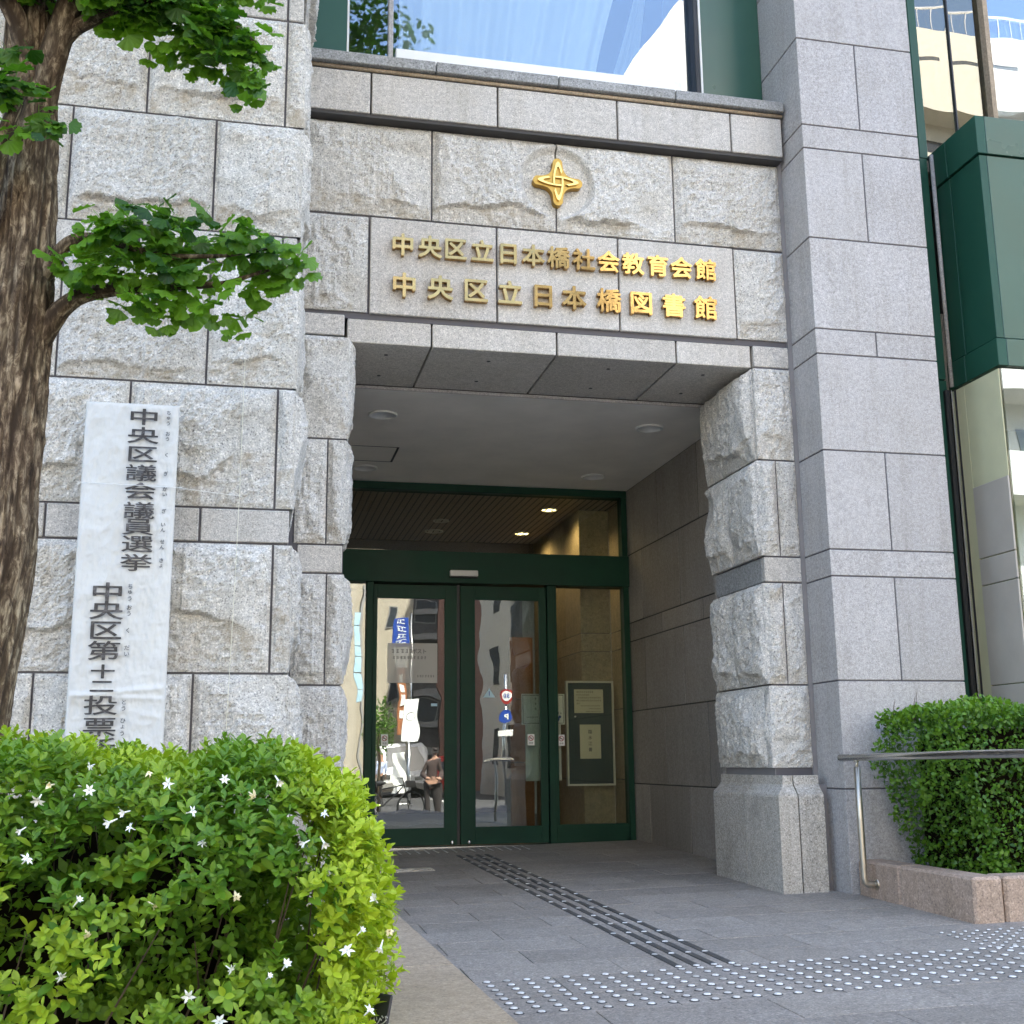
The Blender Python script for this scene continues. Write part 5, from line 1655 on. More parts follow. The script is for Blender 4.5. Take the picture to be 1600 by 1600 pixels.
# ------------------------------------------------------------------ ginkgo tree
gk = thing('ginkgo_tree', 'street tree with thick ridged bark and fan shaped leaves, in front of the left wall', 'tree', (-0.80, 4.0, 0.11))
def bark_tube(name, pts, rs, nseg, nring, amp, seed, parent):
    """trunk or limb with a furrowed surface"""
    pts = np.array(pts, float); rs = np.array(rs, float)
    L = np.concatenate([[0], np.cumsum(np.linalg.norm(np.diff(pts, axis=0), axis=1))])
    s = np.linspace(0, L[-1], nring)
    # smooth interpolation
    C = np.stack([np.interp(s, L, pts[:, k]) for k in range(3)], 1)
    rr = np.interp(s, L, rs)
    for _ in range(max(2, nring // 14)):
        C[1:-1] = (C[:-2] + C[1:-1] * 2 + C[2:]) / 4
        rr[1:-1] = (rr[:-2] + rr[1:-1] * 2 + rr[2:]) / 4
    T = np.gradient(C, axis=0); T /= np.linalg.norm(T, axis=1, keepdims=True)
    a = np.cross(T[0], [0.1, 0.9, 0.2]); a /= np.linalg.norm(a)
    V = np.zeros((nring, nseg, 3)); LD_ = np.zeros((nring, nseg))
    th = np.linspace(0, 2 * np.pi, nseg, endpoint=False)
    for i in range(nring):
        a = a - T[i] * a.dot(T[i]); a /= np.linalg.norm(a)
        b = np.cross(T[i], a)
        cx = np.cos(th); sx = np.sin(th)
        # periodic coordinates on the ring
        u1 = cx * 4.2 * rr[i] / 0.1; u2 = sx * 4.2 * rr[i] / 0.1
        z = s[i]
        n1 = fbm(u1 * 1.7 + z * 1.6 + 7, u2 * 1.7 + z * 4.2, seed, 4, 0.62, True)
        n2 = fbm(u1 * 0.5 + 3, u2 * 0.5 + z * 4, seed + 9, 2)
        f = (n1 - 0.5) * amp * 2 + (n2 - 0.5) * amp * 1.8
        V[i] = C[i] + (np.outer(cx, a) + np.outer(sx, b)) * (rr[i] + f)[:, None]
        LD_[i] = np.clip((n1 - 0.35) * 2.6, 0, 1)
    idx = np.arange(nring * nseg).reshape(nring, nseg)
    nx = np.roll(idx, -1, axis=1)
    F = np.stack([idx[:-1].ravel(), nx[:-1].ravel(), nx[1:].ravel(), idx[1:].ravel()], 1)
    return mesh_obj(name, V.reshape(-1, 3), F, M['bark'], parent, True, {'ledge': LD_.ravel()})
bark_tube('trunk', [(-0.83, 4.0, 0.0), (-0.815, 4.0, 0.35), (-0.805, 4.0, 0.9), (-0.785, 4.0, 1.15), (-0.765, 4.0, 1.38), (-0.762, 4.0, 1.44), (-0.772, 4, 1.6), (-0.775, 4.0, 2.0), (-0.778, 4.0, 2.3), (-0.785, 4.0, 2.7), (-0.797, 4, 3.1), (-0.83, 4.0, 3.5), (-0.86, 4.02, 4.4), (-0.84, 4.05, 6.0), (-0.8, 4.0, 7.6)],
          [0.12, 0.098, 0.088, 0.090, 0.093, 0.098, 0.092, 0.096, 0.104, 0.088, 0.082, 0.074, 0.066, 0.05, 0.02], 140, 520, 0.0105, 31, gk)
LIMBS = [
    ([(-0.76, 3.98, 2.98), (-0.735, 3.94, 3.12), (-0.70, 3.92, 3.26), (-0.66, 3.9, 3.42), (-0.58, 3.9, 3.8), (-0.5, 3.95, 4.5), (-0.3, 4.0, 5.6)], [0.05, 0.047, 0.044, 0.040, 0.035, 0.025, 0.01]),
    ([(-0.80, 3.97, 3.1), (-0.83, 3.90, 3.24), (-0.90, 3.85, 3.36), (-1.1, 3.8, 3.55), (-1.5, 3.8, 3.9)], [0.04, 0.034, 0.03, 0.025, 0.01]),
    ([(-0.72, 3.95, 3.20), (-0.66, 3.92, 3.27), (-0.56, 3.88, 3.31), (-0.42, 3.84, 3.36), (-0.26, 3.82, 3.38), (-0.10, 3.82, 3.28), (-0.03, 3.80, 3.20)], [0.030, 0.027, 0.022, 0.016, 0.012, 0.008, 0.004]),
    ([(-0.74, 3.98, 2.34), (-0.685, 3.95, 2.385), (-0.655, 3.92, 2.44), (-0.62, 3.90, 2.475), (-0.55, 3.87, 2.478), (-0.47, 3.85, 2.455), (-0.32, 3.83, 2.41), (-0.12, 3.83, 2.43), (0.08, 3.82, 2.48)], [0.04, 0.027, 0.022, 0.019, 0.016, 0.013, 0.010, 0.007, 0.003]),
    ([(-0.75, 4.0, 2.10), (-0.69, 3.98, 2.185), (-0.64, 3.96, 2.26), (-0.58, 3.94, 2.30), (-0.46, 3.92, 2.325), (-0.30, 3.90, 2.335), (-0.12, 3.88, 2.35), (0.06, 3.86, 2.42)], [0.055, 0.040, 0.030, 0.026, 0.022, 0.015, 0.009, 0.004]),
    ([(-0.90, 3.95, 2.40), (-0.88, 3.88, 2.58), (-0.85, 3.84, 2.76), (-0.80, 3.82, 2.92), (-0.76, 3.8, 3.0)], [0.04, 0.034, 0.028, 0.018, 0.006]),
]
for i, (p, r) in enumerate(LIMBS):
    bark_tube('limb', p, r, 26, 60, 0.0022, 60 + i, gk)
CL = [  # centre, radii, shoots
    ((-0.50, 3.86, 2.50), (0.13, 0.14, 0.055), 20), ((-0.38, 3.86, 2.50), (0.17, 0.16, 0.075), 34), ((-0.18, 3.84, 2.50), (0.17, 0.16, 0.075), 36), ((0.00, 3.84, 2.49), (0.11, 0.12, 0.07), 20), ((0.09, 3.82, 2.46), (0.05, 0.08, 0.06), 7),
    ((-0.56, 3.9, 2.36), (0.09, 0.1, 0.05), 12), ((-0.38, 3.88, 2.38), (0.18, 0.14, 0.05), 22), ((-0.16, 3.86, 2.36), (0.17, 0.12, 0.05), 20), ((-0.33, 3.88, 2.27), (0.16, 0.10, 0.03), 12), ((-0.12, 3.86, 2.27), (0.12, 0.1, 0.03), 6),
    ((-0.66, 3.86, 3.44), (0.22, 0.2, 0.08), 40), ((-0.45, 3.84, 3.36), (0.18, 0.16, 0.09), 42), ((-0.28, 3.82, 3.30), (0.15, 0.14, 0.09), 34), ((-0.13, 3.80, 3.20), (0.11, 0.12, 0.085), 24), ((-0.07, 3.79, 3.08), (0.045, 0.06, 0.07), 9), ((-0.30, 3.85, 3.46), (0.3, 0.16, 0.06), 36), ((-0.9, 3.84, 3.42), (0.15, 0.15, 0.08), 20),
    ((-0.84, 3.76, 3.06), (0.06, 0.08, 0.05), 7), ((-0.83, 3.74, 2.94), (0.07, 0.06, 0.05), 9), ((-0.75, 3.74, 2.93), (0.05, 0.05, 0.035), 5), ((-0.70, 3.72, 2.82), (0.06, 0.05, 0.05), 7), ((-0.82, 3.74, 2.76), (0.04, 0.05, 0.03), 3), ((-0.95, 3.74, 2.9), (0.08, 0.08, 0.08), 8),
]
LP = []; LD = []; LN = []; LS = []; LT = []
for (c, r, n) in CL:
    r = tuple(v * 1.12 for v in r)
    for k in range(int(n * (1.5 if c[2] > 3.15 else 0.72))):
        while True:
            q = RNG.uniform(-1, 1, 3)
            if q.dot(q) < 1: break
        p = np.array(c) + q * np.array(r)
        for j in range(RNG.integers(3, 6)):
            t = RNG.random() * 6.28
            d = np.array([math.cos(t), math.sin(t) * 0.9 - 0.15, RNG.uniform(-1.5, 0.15)])
            LP.append(p + RNG.normal(0, 0.012, 3)); LD.append(d)
            LN.append(np.array([RNG.normal(0, 0.4), -0.85 + RNG.normal(0, 0.45), 0.75]))
            LS.append(0.086 * RNG.uniform(0.66, 1.15)); LT.append(np.clip(0.25 + 0.5 * RNG.random() + 0.25 * (q[2] > 0.2), 0, 0.95))
for (x, z) in ((-0.345, 2.19), (-0.33, 2.15), (-0.29, 2.17), (-0.235, 2.20), (-0.19, 2.21), (-0.14, 2.20), (-0.10, 2.16), (-0.46, 2.21), (-0.40, 2.22), (-0.06, 3.02), (-0.085, 2.99), (-0.27, 3.10), (-0.40, 3.13)):
    for j in range(2):
        LP.append(np.array([x + RNG.normal(0, 0.02), 3.88, z + 0.05])); LD.append(np.array([RNG.normal(0, 0.25), RNG.normal(0, 0.2), -1.0]))
        LN.append(np.array([RNG.normal(0, 0.9), -1.0, 0.1])); LS.append(0.07 * RNG.uniform(0.7, 1.0)); LT.append(0.1 + 0.3 * RNG.random())
LP = np.array(LP); LD = np.array(LD); LN = np.array(LN); LS = np.array(LS); LT = np.array(LT)
seen = (LP[:, 2] < 3.45) & (LP[:, 0] > -0.9)
order = np.argsort(np.where(seen, 0, 5) + LP[:, 1] + RNG.random(len(LP)) * 0.1)
leaves('leaf', 'fan', LP, LD, LN, LS, LT, M['ginkgo'], gk, 295, order, 'crown', None)
# upper crown, above the picture but mirrored in the window over the portal
NC = 9000
q = rnd_unit(NC) * (RNG.random((NC, 1)) ** 0.4)
Pc = np.array([-0.35, 4.0, 6.5]) + q * np.array([1.75, 1.6, 2.1])
Pc = Pc[(fbm(Pc[:, 0] * 1.6 + 3, Pc[:, 2] * 1.6 + Pc[:, 1] * 1.3, 941, 2) > 0.44)]
Pc = np.concatenate([Pc, np.array([0.62, 4.0, 6.95]) + rnd_unit(900) * (RNG.random((900, 1)) ** 0.4) * np.array([0.42, 0.45, 0.75])])
Pc = Pc[(Pc[:, 2] > 4.35)]
n = len(Pc)
Dc = np.stack([RNG.normal(size=n), RNG.normal(size=n), RNG.uniform(-1, 0.2, n)], 1)
leaves('leaf', 'fan', Pc, Dc, np.stack([RNG.normal(0, .4, n), RNG.normal(0, .4, n), np.ones(n)], 1), 0.075 * RNG.uniform(0.8, 1.2, n), RNG.random(n) * 0.8, M['ginkgo'], gk, 0, None, 'upper_crown')
for k in range(14):
    t = k * 2.4; z = 3.9 + 0.27 * k
    e = np.array([-0.55 + 1.5 * math.cos(t), 4 + 1.3 * math.sin(t), z + 0.9])
    V, F = tube_vf([(-0.83, 4.02, z), tuple((np.array([-0.8, 4, z]) + e) / 2 + np.array([0, 0, 0.1])), tuple(e)], [0.026, 0.015, 0.004], 8)
    mesh_obj('limb', V, F, M['bark'], gk, True, {'ledge': np.full(len(V), 0.5)})

# ------------------------------------------------------------------ the street opposite (seen mirrored in the glass)
SZ = -0.60
M['cream_b'] = plain('cream_render', (0.45, 0.40, 0.31), 0.8, var=0.04)
M['white_b'] = plain('white_tile_wall', (0.60, 0.58, 0.52), 0.6, var=0.03)
M['pink_b'] = plain('salmon_brick', (0.36, 0.20, 0.15), 0.8, var=0.06)
M['dark_b'] = plain('dark_cladding', (0.09, 0.085, 0.085), 0.4, var=0.2)
M['grey_b'] = plain('grey_concrete', (0.30, 0.29, 0.27), 0.8, var=0.06)
M['orange'] = plain('orange_board', (0.34, 0.13, 0.05), 0.6)
M['tyre'] = plain('tyre_rubber', (0.02, 0.02, 0.02), 0.8)
M['carwhite'] = plain('white_car_paint', (0.75, 0.75, 0.74), 0.25, var=0.01)
M['red'] = plain('red_car_paint', (0.60, 0.03, 0.02), 0.3, var=0.02)
M['winglass'] = plain('window_pane', (0.05, 0.06, 0.07), 0.08, 0.0, 0.8)
M['skin'] = plain('skin', (0.42, 0.24, 0.16), 0.6)
M['hair_grey'] = plain('grey_hair', (0.25, 0.24, 0.23), 0.8)

def block_building(name, label, x0, x1, y0, y1, h, mat, floors, cols, wmat, win=(0.5, 0.55), group=None, side=None):
    t = thing(name, label, 'building', ((x0 + x1) / 2, y1, SZ), group)
    box('wall', x0, x1, y0, y1, SZ - 0.1, h, mat, t, 0)
    fh = (h - SZ) / floors
    cw = (x1 - x0) / cols
    for f in range(floors):
        for c in range(cols):
            xa = x0 + cw * (c + 0.5 - win[0] / 2); xb = x0 + cw * (c + 0.5 + win[0] / 2)
            za = SZ + fh * (f + 0.28); zb_ = za + fh * win[1]
            w = box('window', xa, xb, y1 - 0.05, y1 + 0.04, za, zb_, M['grey_b'], t, 0)
            box('pane', xa + 0.05, xb - 0.05, y1 + 0.035, y1 + 0.05, za + 0.05, zb_ - 0.05, wmat, w, 0)
    if side:
        n = max(1, int((y1 - y0) / 3.2)); sw = (y1 - y0) / n
        for f in range(floors):
            for c in range(n):
                ya = y0 + sw * (c + 0.25); yb = ya + sw * 0.5
                za = SZ + fh * (f + 0.28); zb_ = za + fh * win[1]
                xs_ = x0 if side < 0 else x1
                w = box('window', xs_ - 0.05, xs_ + 0.05, ya, yb, za, zb_, M['grey_b'], t, 0)
                box('pane', xs_ - 0.06, xs_ + 0.06, ya + 0.05, yb - 0.05, za + 0.05, zb_ - 0.05, wmat, w, 0)
    box('roof', x0 - 0.15, x1 + 0.15, y0 - 0.1, y1 + 0.15, h, h + 0.3, M['grey_b'], t, 0)
    return t
b1 = block_building('shop_building', 'cream rendered building across the street with a pale blue glazed strip', -16, 3.12, -30, -16, 13.0, M['cream_b'], 4, 6, M['winglass'], side=1)
for k in range(6):
    box('blue_pane', 3.125, 3.31, -16.25, -15.98, 2.45 + 0.44 * k, 2.86 + 0.44 * k, M['lightblue'], b1, 0)
box('corner_post', 3.31, 3.36, -16.3, -15.98, SZ, 6, M['grey_b'], b1, 0)
block_building('shop_building', 'cream building closing the far end of the side street', 3.6, 7.25, -46, -34, 15.0, M['cream_b'], 5, 2, M['winglass'], (0.25, 0.4))
b3 = block_building('office_building', 'narrow dark building with grey bands at the end of the side street', 7.26, 8.45, -46, -34.2, 13.0, M['dark_b'], 6, 1, M['winglass'], (0.8, 0.5))
for k in range(9):
    box('band', 7.3, 8.42, -34.2, -34.0, 1.0 + 1.25 * k, 1.35 + 1.25 * k, M['grey_b'], b3, 0)
block_building('brick_building', 'salmon brick building at the end of the side street', 8.46, 14.0, -46, -34, 14.0, M['pink_b'], 5, 3, M['winglass'], (0.3, 0.4))
# white apartment tower with balconies and a sloping roof edge
tw = thing('apartment_tower', 'tall white apartment building with long balconies and a sloping roof line', 'building', (19.5, -16, SZ))
P_ = [(9.6, SZ), (30, SZ), (30, 22.6), (11.9, 22.9), (10.7, 21.3), (10.0, 20.2), (9.6, 18.9)]
n = len(P_)
V = [(x, -16.6, z) for x, z in P_] + [(x, -30, z) for x, z in P_]
F = [tuple(range(n))[::-1], tuple(range(n, 2 * n))] + [(k, (k + 1) % n, (k + 1) % n + n, k + n) for k in range(n)]
mesh_obj('wall', V, F, M['white_b'], tw)
for f in range(7):
    z = 1.6 + 3.0 * f
    for (xa, xb) in ((12.4, 17.6), (18.0, 23.2), (23.6, 28.8)):
        bl = box('balcony', xa, xb, -16.6, -15.3, z - 0.2, z, M['white_b'], tw, 0)
        box('parapet', xa, xb, -15.42, -15.30, z, z + 1.05, M['white_b'], bl, 0)
        box('end_wall', xa, xa + 0.12, -16.6, -15.42, z, z + 1.05, M['white_b'], bl, 0)
        box('end_wall', xb - 0.12, xb, -16.6, -15.42, z, z + 1.05, M['white_b'], bl, 0)
        for k in range(2):
            box('window', xa + 0.5 + 2.4 * k, xa + 2.3 + 2.4 * k, -16.64, -16.58, z + 0.05, z + 2.1, M['winglass'], tw, 0)
for k in range(26):
    box('roof_rail', 19.5 + 0.4 * k, 19.53 + 0.4 * k, -16.75, -16.72, 22.6, 23.6, M['steel'], tw, 0)
box('roof_rail', 19.5, 29.6, -16.76, -16.71, 23.55, 23.6, M['steel'], tw, 0)
for f in range(6):
    for k in range(4):
        box('window', 9.55, 9.62, -18.2 - 3.0 * k, -17.0 - 3.0 * k, 0.6 + 3.0 * f, 2.0 + 3.0 * f, M['winglass'], tw, 0)
# signs
vs = thing('hanging_sign', 'long blue vertical shop sign with white marks above a white panel, on a grey pole', 'sign', (5.0, -20, SZ))
cyl('pole', (5.30, -20, SZ), (5.30, -20, 5.6), 0.05, M['steel'], vs, 10)
box('blue_panel', 4.78, 5.21, -20.06, -20.0, 4.40, 5.40, M['signblue'], vs, 0.01)
box('white_panel', 4.80, 5.20, -20.06, -20.0, 3.80, 4.38, M['paper'], vs, 0.01)
box('orange_panel', 4.86, 5.16, -20.06, -20.0, 1.6, 3.78, M['orange'], vs, 0.01)
for k in range(4):
    mb = MB()
    z = 5.24 - 0.23 * k
    mb.box(4.90, 5.10, -19.996, -19.99, z + 0.05, z + 0.075); mb.box(4.985, 5.01, -19.996, -19.99, z - 0.07, z + 0.08); mb.box(4.90, 5.10, -19.996, -19.99, z - 0.07, z - 0.045)
    mb.box(4.91, 4.94, -19.996, -19.99, z - 0.05, z + 0.03)
    mb.obj('mark', M['paper'], vs)
for k in range(4):
    box('number_plate', 4.93, 5.09, -19.998, -19.985, 3.3 - 0.35 * k, 3.55 - 0.35 * k, M['paper'], vs, 0)
rb_ = thing('round_sign_board', 'tall white board with a round mark on the street corner', 'sign', (4.8, -16, SZ))
box('board', 4.56, 5.02, -16.05, -16.0, 1.30, 2.50, M['paper'], rb_, 0.01)
V, Fq = [], []
for k in range(28):
    t = 2 * math.pi * k / 28
    for r in (0.14, 0.155): V.append((4.79 + r * math.cos(t), -15.995, 2.12 + r * math.sin(t)))
Fq = [(2 * k, 2 * k + 1, (2 * k + 3) % 56, (2 * k + 2) % 56) for k in range(28)]
mesh_obj('ring', V, Fq, M['ink'], rb_)
cyl('pole', (4.79, -16.03, SZ), (4.79, -16.03, 1.3), 0.04, M['steel'], rb_, 10)
fb = thing('shop_banner', 'white cloth banner on a stand by the roadside', 'banner', (3.64, -9.4, SZ))
V = []; nu, nv = 8, 24
for j in range(nv + 1):
    for i in range(nu + 1):
        V.append((3.47 + 0.36 * i / nu + 0.03 * math.sin(j * 0.5), -9.4 + 0.05 * math.sin(i * 0.8 + j * 0.4), 0.0 + 0.95 * j / nv))
Fq = [(j * (nu + 1) + i, j * (nu + 1) + i + 1, (j + 1) * (nu + 1) + i + 1, (j + 1) * (nu + 1) + i) for j in range(nv) for i in range(nu)]
mesh_obj('cloth', V, Fq, M['paper'], fb, True)
cyl('pole', (3.84, -9.4, SZ), (3.84, -9.4, 1.0), 0.012, M['black'], fb, 8)
box('foot', 3.70, 3.98, -9.55, -9.25, SZ, SZ + 0.05, M['black'], fb)
# road signs on a pole by the forecourt
rs_ = thing('road_sign', 'road sign pole with a red ringed disc above a blue parking disc', 'road sign', (5.25, -5, gz(5, -2) - 0.3))
cyl('pole', (5.25, -5.03, -0.5), (5.25, -5.03, 2.5), 0.03, M['steel'], rs_, 10)
def disc(name, x, y, z, r, mat, par, th=0.01):
    V, F = tube_vf([(x, y - th, z), (x, y, z)], [r, r], 28, True)
    return mesh_obj(name, V, F, mat, par)
disc('red_disc', 5.25, -4.985, 2.05, 0.155, M['signred'], rs_); disc('white_disc', 5.25, -4.98, 2.05, 0.112, M['paper'], rs_, 0.004)
for i, ch in enumerate('30'):
    g_o = glyph('digit', ch, 5.29 - 0.078 * i, -4.974, 2.05 + 0.0, 0.13, 0.002, M['signblue'], rs_, 0.004); g_o.rotation_euler = (0, 0, math.pi)
disc('blue_disc', 5.25, -4.985, 1.68, 0.155, M['signblue'], rs_)
g_o = glyph('letter', 'P', 5.25, -4.98, 1.68, 0.19, 0.002, M['paper'], rs_, 0.006); g_o.rotation_euler = (0, 0, math.pi)
box('plate', 5.10, 5.40, -5.0, -4.985, 1.24, 1.36, M['paper'], rs_)

# small street tree
stt = thing('street_tree', 'small leafy street tree across the road', 'tree', (3.5, -13, SZ))
V, F = tube_vf([(3.5, -13, SZ), (3.48, -13, 0.6), (3.5, -13, 1.6)], [0.06, 0.05, 0.02], 10)
mesh_obj('trunk', V, F, M['bark'], stt, True, {'ledge': np.full(len(V), 0.5)})
q = rnd_unit(900) * (RNG.random((900, 1)) ** 0.4)
Pc = np.array([3.5, -13, 1.7]) + q * np.array([0.45, 0.5, 0.8])
leaves('leaf', 'oval', Pc, rnd_unit(900), rnd_unit(900), 0.09 * RNG.uniform(0.8, 1.2, 900), RNG.random(900), M['hedgeleaf'], stt, 0, None, 'crown')

def skin_mesh(name, verts, edges, mat, parent, sub=2):
    me = bpy.data.meshes.new(name)
    root = WL[parent.name]
    me.from_pydata([v[:3] for v in verts], edges, [])
    me.materials.append(mat)
    o = bpy.data.objects.new(name, me)
    COL.objects.link(o); o.parent = parent; WL[o.name] = root
    sk = o.modifiers.new('skin', 'SKIN')
    sk.use_smooth_shade = True
    lay = me.skin_vertices[0].data if me.skin_vertices else None
    for i, v in enumerate(verts):
        r = v[3]
        lay[i].radius = (r, r * (v[4] if len(v) > 4 else 1.0))
    lay[0].use_root = True
    o.modifiers.new('subsurf', 'SUBSURF').levels = sub
    o.modifiers['subsurf'].render_levels = sub
    return o

def add_skin_layer(me):
    pass

def person(label, loc, rot, H, shirt, trousers, hair, cap=False, hands='clasped'):
    t = thing('person', label, 'person', loc)
    k = H / 1.70
    # pelvis root, spine, head
    bv = [(0, 0, .93, .125, .75), (0, 0, 1.08, .12, .72), (0, -.01, 1.25, .145, .70), (0, 0, 1.38, .13, .66), (0, 0, 1.47, .058), (0, .01, 1.54, .062), (0, .02, 1.62, .088), (0, .02, 1.68, .070)]
    be = [(i, i + 1) for i in range(7)]
    for s in (-1, 1):
        n = len(bv)
        bv += [(s * .095, 0, .86, .092), (s * .10, .015, .48, .058), (s * .105, -.01, .10, .042), (s * .115, .10, .045, .040), (s * .12, .18, .035, .03)]
        be += [(0, n), (n, n + 1), (n + 1, n + 2), (n + 2, n + 3), (n + 3, n + 4)]
        n = len(bv)
        if hands == 'clasped':
            bv += [(s * .17, 0, 1.38, .06), (s * .24, -.01, 1.12, .045), (s * .13, .17, .98, .034), (s * .05, .23, .97, .028)]
        else:
            bv += [(s * .17, 0, 1.38, .06), (s * .24, -.02, 1.12, .045), (s * .25, .05, .88, .032), (s * .25, .07, .80, .027)]
        be += [(3, n), (n, n + 1), (n + 1, n + 2), (n + 2, n + 3)]
    sc_ = lambda L: [(a[0] * k, a[1] * k, a[2] * k, a[3] * k) + tuple(a[4:]) for a in L]
    skin_mesh('body', sc_(bv), be, M['skin'], t)
    sv = [(0, 0, .90, .145, .74), (0, 0, 1.08, .142, .72), (0, -.01, 1.25, .165, .70), (0, 0, 1.385, .140, .66), (0, 0, 1.43, .075)]
    se = [(0, 1), (1, 2), (2, 3), (3, 4)]
    for s in (-1, 1):
        n = len(sv)
        e = (s * .13, .17, .98, .042) if hands == 'clasped' else (s * .25, .04, .92, .042)
        sv += [(s * .175, 0, 1.375, .072), (s * .245, -.01, 1.12, .056), e]
        se += [(3, n), (n, n + 1), (n + 1, n + 2)]
    skin_mesh('shirt', sc_(sv), se, shirt, t)
    tv = [(0, 0, .95, .140, .76)]
    te = []
    for s in (-1, 1):
        n = len(tv)
        tv += [(s * .095, 0, .85, .105), (s * .10, .012, .48, .074), (s * .105, -.01, .10, .062)]
        te += [(0, n), (n, n + 1), (n + 1, n + 2)]
    skin_mesh('trousers', sc_(tv), te, trousers, t)
    skin_mesh('hair' if not cap else 'cap', sc_([(0, .0, 1.645, .096), (0, .0, 1.70, .082)] + ([(0, .14, 1.655, .05, .3)] if cap else [])), [(0, 1)] + ([(0, 2)] if cap else []), hair, t)
    # five fingers on each hand
    for s in (-1, 1):
        mb = MB()
        hx, hy, hz = ((s * .035, .25, .965) if hands == 'clasped' else (s * .25, .075, .775))
        for f in range(4):
            if hands == 'clasped':
                mb.tube([((hx) * k, (hy + .012) * k, (hz + .03 - .018 * f) * k), ((hx - s * .03) * k, (hy + .03) * k, (hz + .03 - .018 * f) * k), ((hx - s * (.06 - .004 * f)) * k, (hy + .02) * k, (hz + .025 - .018 * f) * k)], [.009, .008, .006], 6)
            else:
                mb.tube([(hx * k, (hy - .03 + .02 * f) * k, hz * k), (hx * k, (hy - .03 + .02 * f) * k, (hz - .04) * k), ((hx - s * .01) * k, (hy - .03 + .02 * f + .005) * k, (hz - .075 + .004 * f) * k)], [.009, .008, .006], 6)
        mb.tube([(hx * k, (hy - .02) * k, (hz + .03) * k), ((hx - s * .02) * k, (hy + .01) * k, (hz + .045) * k)], [.010, .007], 6)
        WL_save = WL[t.name]
        V = np.concatenate(mb.V) + np.array(loc)
        mesh_obj('hand', V, mb.F, M['skin'], t, True)
    t.rotation_euler = (0, 0, rot)
    return t
M['shirt_blue'] = plain('pale_blue_shirt', (0.50, 0.58, 0.80), 0.8)
M['cloth_dark'] = plain('dark_cloth', (0.035, 0.028, 0.026), 0.85)
M['cloth_brown'] = plain('dark_brown_coat', (0.06, 0.04, 0.035), 0.85)
person('person in a dark cap and dark coat standing with clasped hands at the roadside', (4.25, -8.4, SZ), 0.0, 1.66, M['cloth_brown'], M['cloth_dark'], M['cloth_dark'], True)
person('grey haired person in a pale blue shirt walking away with arms hanging', (4.75, -24, SZ), math.pi, 1.66, M['shirt_blue'], M['cloth_dark'], M['hair_grey'], False, 'down')

# bicycle
def bicycle(x, y, rot):
    t = thing('bicycle', 'dark bicycle parked by the white roadside banner', 'bicycle', (x, y, SZ))
    def ring(cx, cz, R, r, name, mat):
        V = []; F = []
        n, m_ = 32, 8
        for i in range(n):
            a = 2 * math.pi * i / n
            for j in range(m_):
                b_ = 2 * math.pi * j / m_
                V.append(((cx + (R + r * math.cos(b_)) * math.cos(a)), r * math.sin(b_), cz + (R + r * math.cos(b_)) * math.sin(a)))
        for i in range(n):
            for j in range(m_):
                F.append((i * m_ + j, ((i + 1) % n) * m_ + j, ((i + 1) % n) * m_ + (j + 1) % m_, i * m_ + (j + 1) % m_))
        V = np.array(V) + np.array((x, y, SZ))
        return mesh_obj(name, V, F, mat, t, True)
    for cx in (-0.5, 0.5):
        w = ring(cx, 0.33, 0.31, 0.02, 'wheel', M['tyre'])
        mb = MB()
        for k in range(12):
            a = 2 * math.pi * k / 12
            mb.cyl((x + cx, y, SZ + 0.33), (x + cx + 0.29 * math.cos(a), y, SZ + 0.33 + 0.29 * math.sin(a)), 0.002, 4)
        o = mb.obj('spokes', M['steel'], t); 
    mb = MB()
    J = {'a': (-0.5, 0.33), 'b': (-0.12, 0.30), 'c': (-0.2, 0.72), 'd': (0.33, 0.78), 'e': (0.5, 0.33), 'f': (0.29, 0.98)}
    for p_, q_ in ('ab', 'ac', 'bc', 'bd', 'cd', 'de', 'df'):
        A = J[p_]; B = J[q_]
        mb.cyl((x + A[0], y, SZ + A[1]), (x + B[0], y, SZ + B[1]), 0.016, 8)
    mb.obj('frame', M['black'], t)
    mb = MB(); mb.tube([(x + 0.2, y - 0.27, SZ + 0.98), (x + 0.3, y - 0.1, SZ + 1.0), (x + 0.3, y + 0.1, SZ + 1.0), (x + 0.2, y + 0.27, SZ + 0.98)], [0.014] * 4, 8)
    mb.obj('handlebar', M['steel'], t)
    mb = MB(); mb.cyl((x - 0.2, y, SZ + 0.7), (x - 0.21, y, SZ + 0.84), 0.013, 8)
    mb.tube([(x - 0.34, y, SZ + 0.86), (x - 0.25, y, SZ + 0.87), (x - 0.08, y, SZ + 0.86)], [0.06, 0.07, 0.02], 10)
    mb.obj('saddle', M['black'], t)
    mb = MB(); mb.box(x + 0.38, x + 0.62, y - 0.15, y + 0.15, SZ + 0.72, SZ + 0.92)
    mb.obj('basket', M['black'], t)
    return t
bicycle(3.35, -9.0, 0)

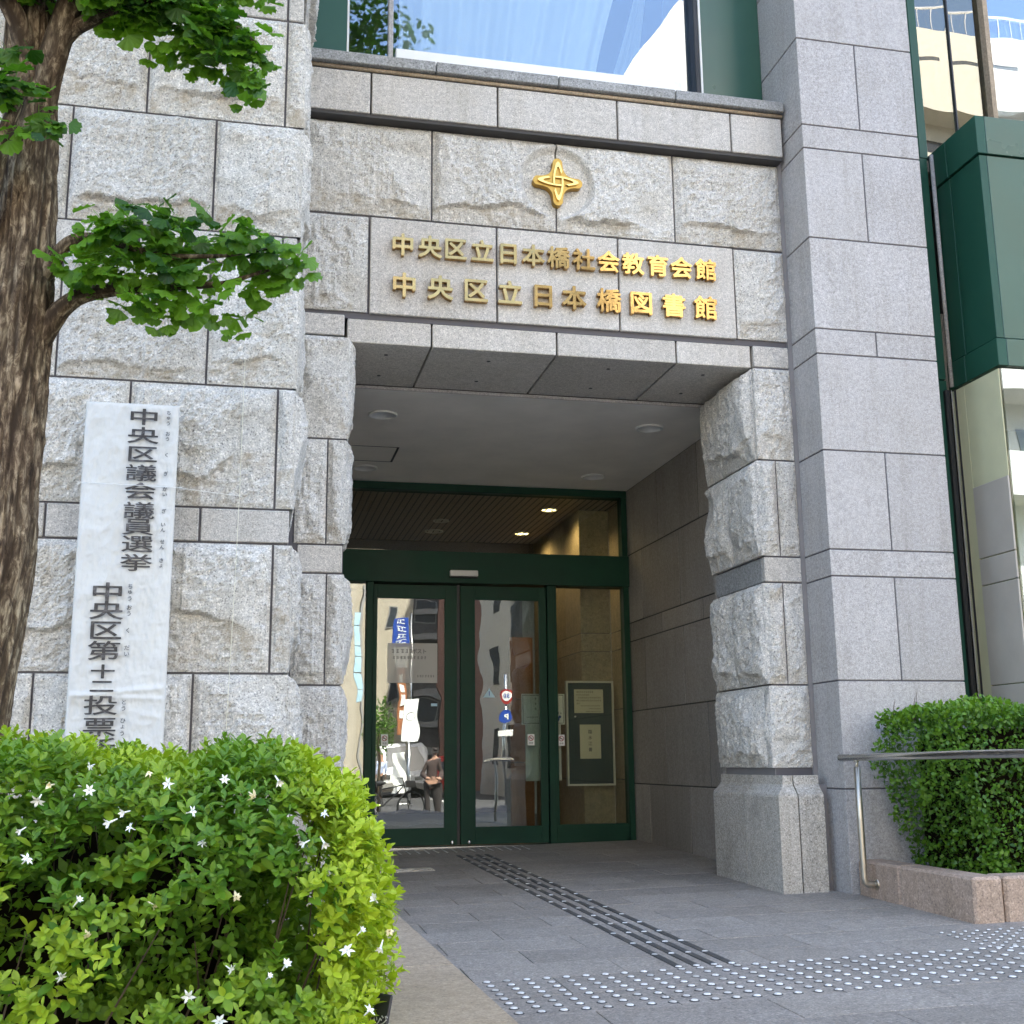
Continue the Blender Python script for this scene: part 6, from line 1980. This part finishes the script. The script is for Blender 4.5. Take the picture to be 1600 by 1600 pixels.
# white van
vn = thing('van', 'white van seen from the front at the far end of the side street', 'van', (5.9, -26, SZ))
W2, Lh = 0.85, 1.9
prof_ = [(-26.0, 0.35), (-26.0, 0.95), (-26.25, 1.10), (-26.75, 1.90), (-27.1, 2.0), (-29.7, 2.0), (-29.8, 1.2), (-29.8, 0.35)]
V = [(5.9 - W2, y, SZ + z) for y, z in prof_] + [(5.9 + W2, y, SZ + z) for y, z in prof_]
n = len(prof_)
F = [tuple(range(n)), tuple(range(n, 2 * n))[::-1]] + [(k, k + n, (k + 1) % n + n, (k + 1) % n) for k in range(n)]
o = mesh_obj('body', V, F, M['carwhite'], vn)
o.modifiers.new('bevel', 'BEVEL').width = 0.05
mesh_obj('windscreen', [(5.9 - 0.74, -26.26, SZ + 1.14), (5.9 + 0.74, -26.26, SZ + 1.14), (5.9 + 0.68, -26.70, SZ + 1.86), (5.9 - 0.68, -26.70, SZ + 1.86)], [(0, 3, 2, 1)], M['winglass'], vn)
for s in (-1, 1):
    box('headlight', 5.9 + s * 0.62 - 0.14, 5.9 + s * 0.62 + 0.14, -26.0, -25.97, SZ + 0.68, SZ + 0.86, M['steel'], vn, 0.01)
    box('side_window', 5.9 + s * 0.855 - 0.01, 5.9 + s * 0.855 + 0.01, -28.0, -26.95, SZ + 1.15, SZ + 1.75, M['winglass'], vn, 0)
    for y in (-26.8, -29.0):
        w = cyl('wheel', (5.9 + s * 0.72, y, SZ + 0.32), (5.9 + s * 0.90, y, SZ + 0.32), 0.32, M['tyre'], vn, 24)
        cyl('rim', (5.9 + s * 0.89, y, SZ + 0.32), (5.9 + s * 0.91, y, SZ + 0.32), 0.19, M['steel'], w, 16)
box('bumper', 5.0, 6.8, -26.0, -25.93, SZ + 0.32, SZ + 0.55, M['grey_b'], vn, 0.02)
box('number_plate', 5.73, 6.07, -25.93, -25.92, SZ + 0.36, SZ + 0.50, M['paper'], vn, 0)
rc = thing('car', 'red car standing beside the white van', 'car', (7.3, -28, SZ))
prof_ = [(-26.6, 0.3), (-26.6, 0.7), (-27.5, 0.9), (-28.0, 1.4), (-29.6, 1.45), (-30.3, 0.9), (-30.5, 0.3)]
V = [(7.3 - 0.7, y, SZ + z) for y, z in prof_] + [(7.3 + 0.7, y, SZ + z) for y, z in prof_]
n = len(prof_)
F = [tuple(range(n)), tuple(range(n, 2 * n))[::-1]] + [(k, k + n, (k + 1) % n + n, (k + 1) % n) for k in range(n)]
o = mesh_obj('body', V, F, M['red'], rc); o.modifiers.new('bevel', 'BEVEL').width = 0.05
mesh_obj('windscreen', [(7.3 - 0.6, -27.53, SZ + 0.95), (7.3 + 0.6, -27.53, SZ + 0.95), (7.3 + 0.56, -27.97, SZ + 1.36), (7.3 - 0.56, -27.97, SZ + 1.36)], [(0, 3, 2, 1)], M['winglass'], rc)
for s in (-1, 1):
    for y in (-27.2, -29.6):
        cyl('wheel', (7.3 + s * 0.60, y, SZ + 0.28), (7.3 + s * 0.73, y, SZ + 0.28), 0.28, M['tyre'], rc, 24)
    box('headlight', 7.3 + s * 0.5 - 0.13, 7.3 + s * 0.5 + 0.13, -26.6, -26.57, SZ + 0.55, SZ + 0.68, M['steel'], rc, 0.01)
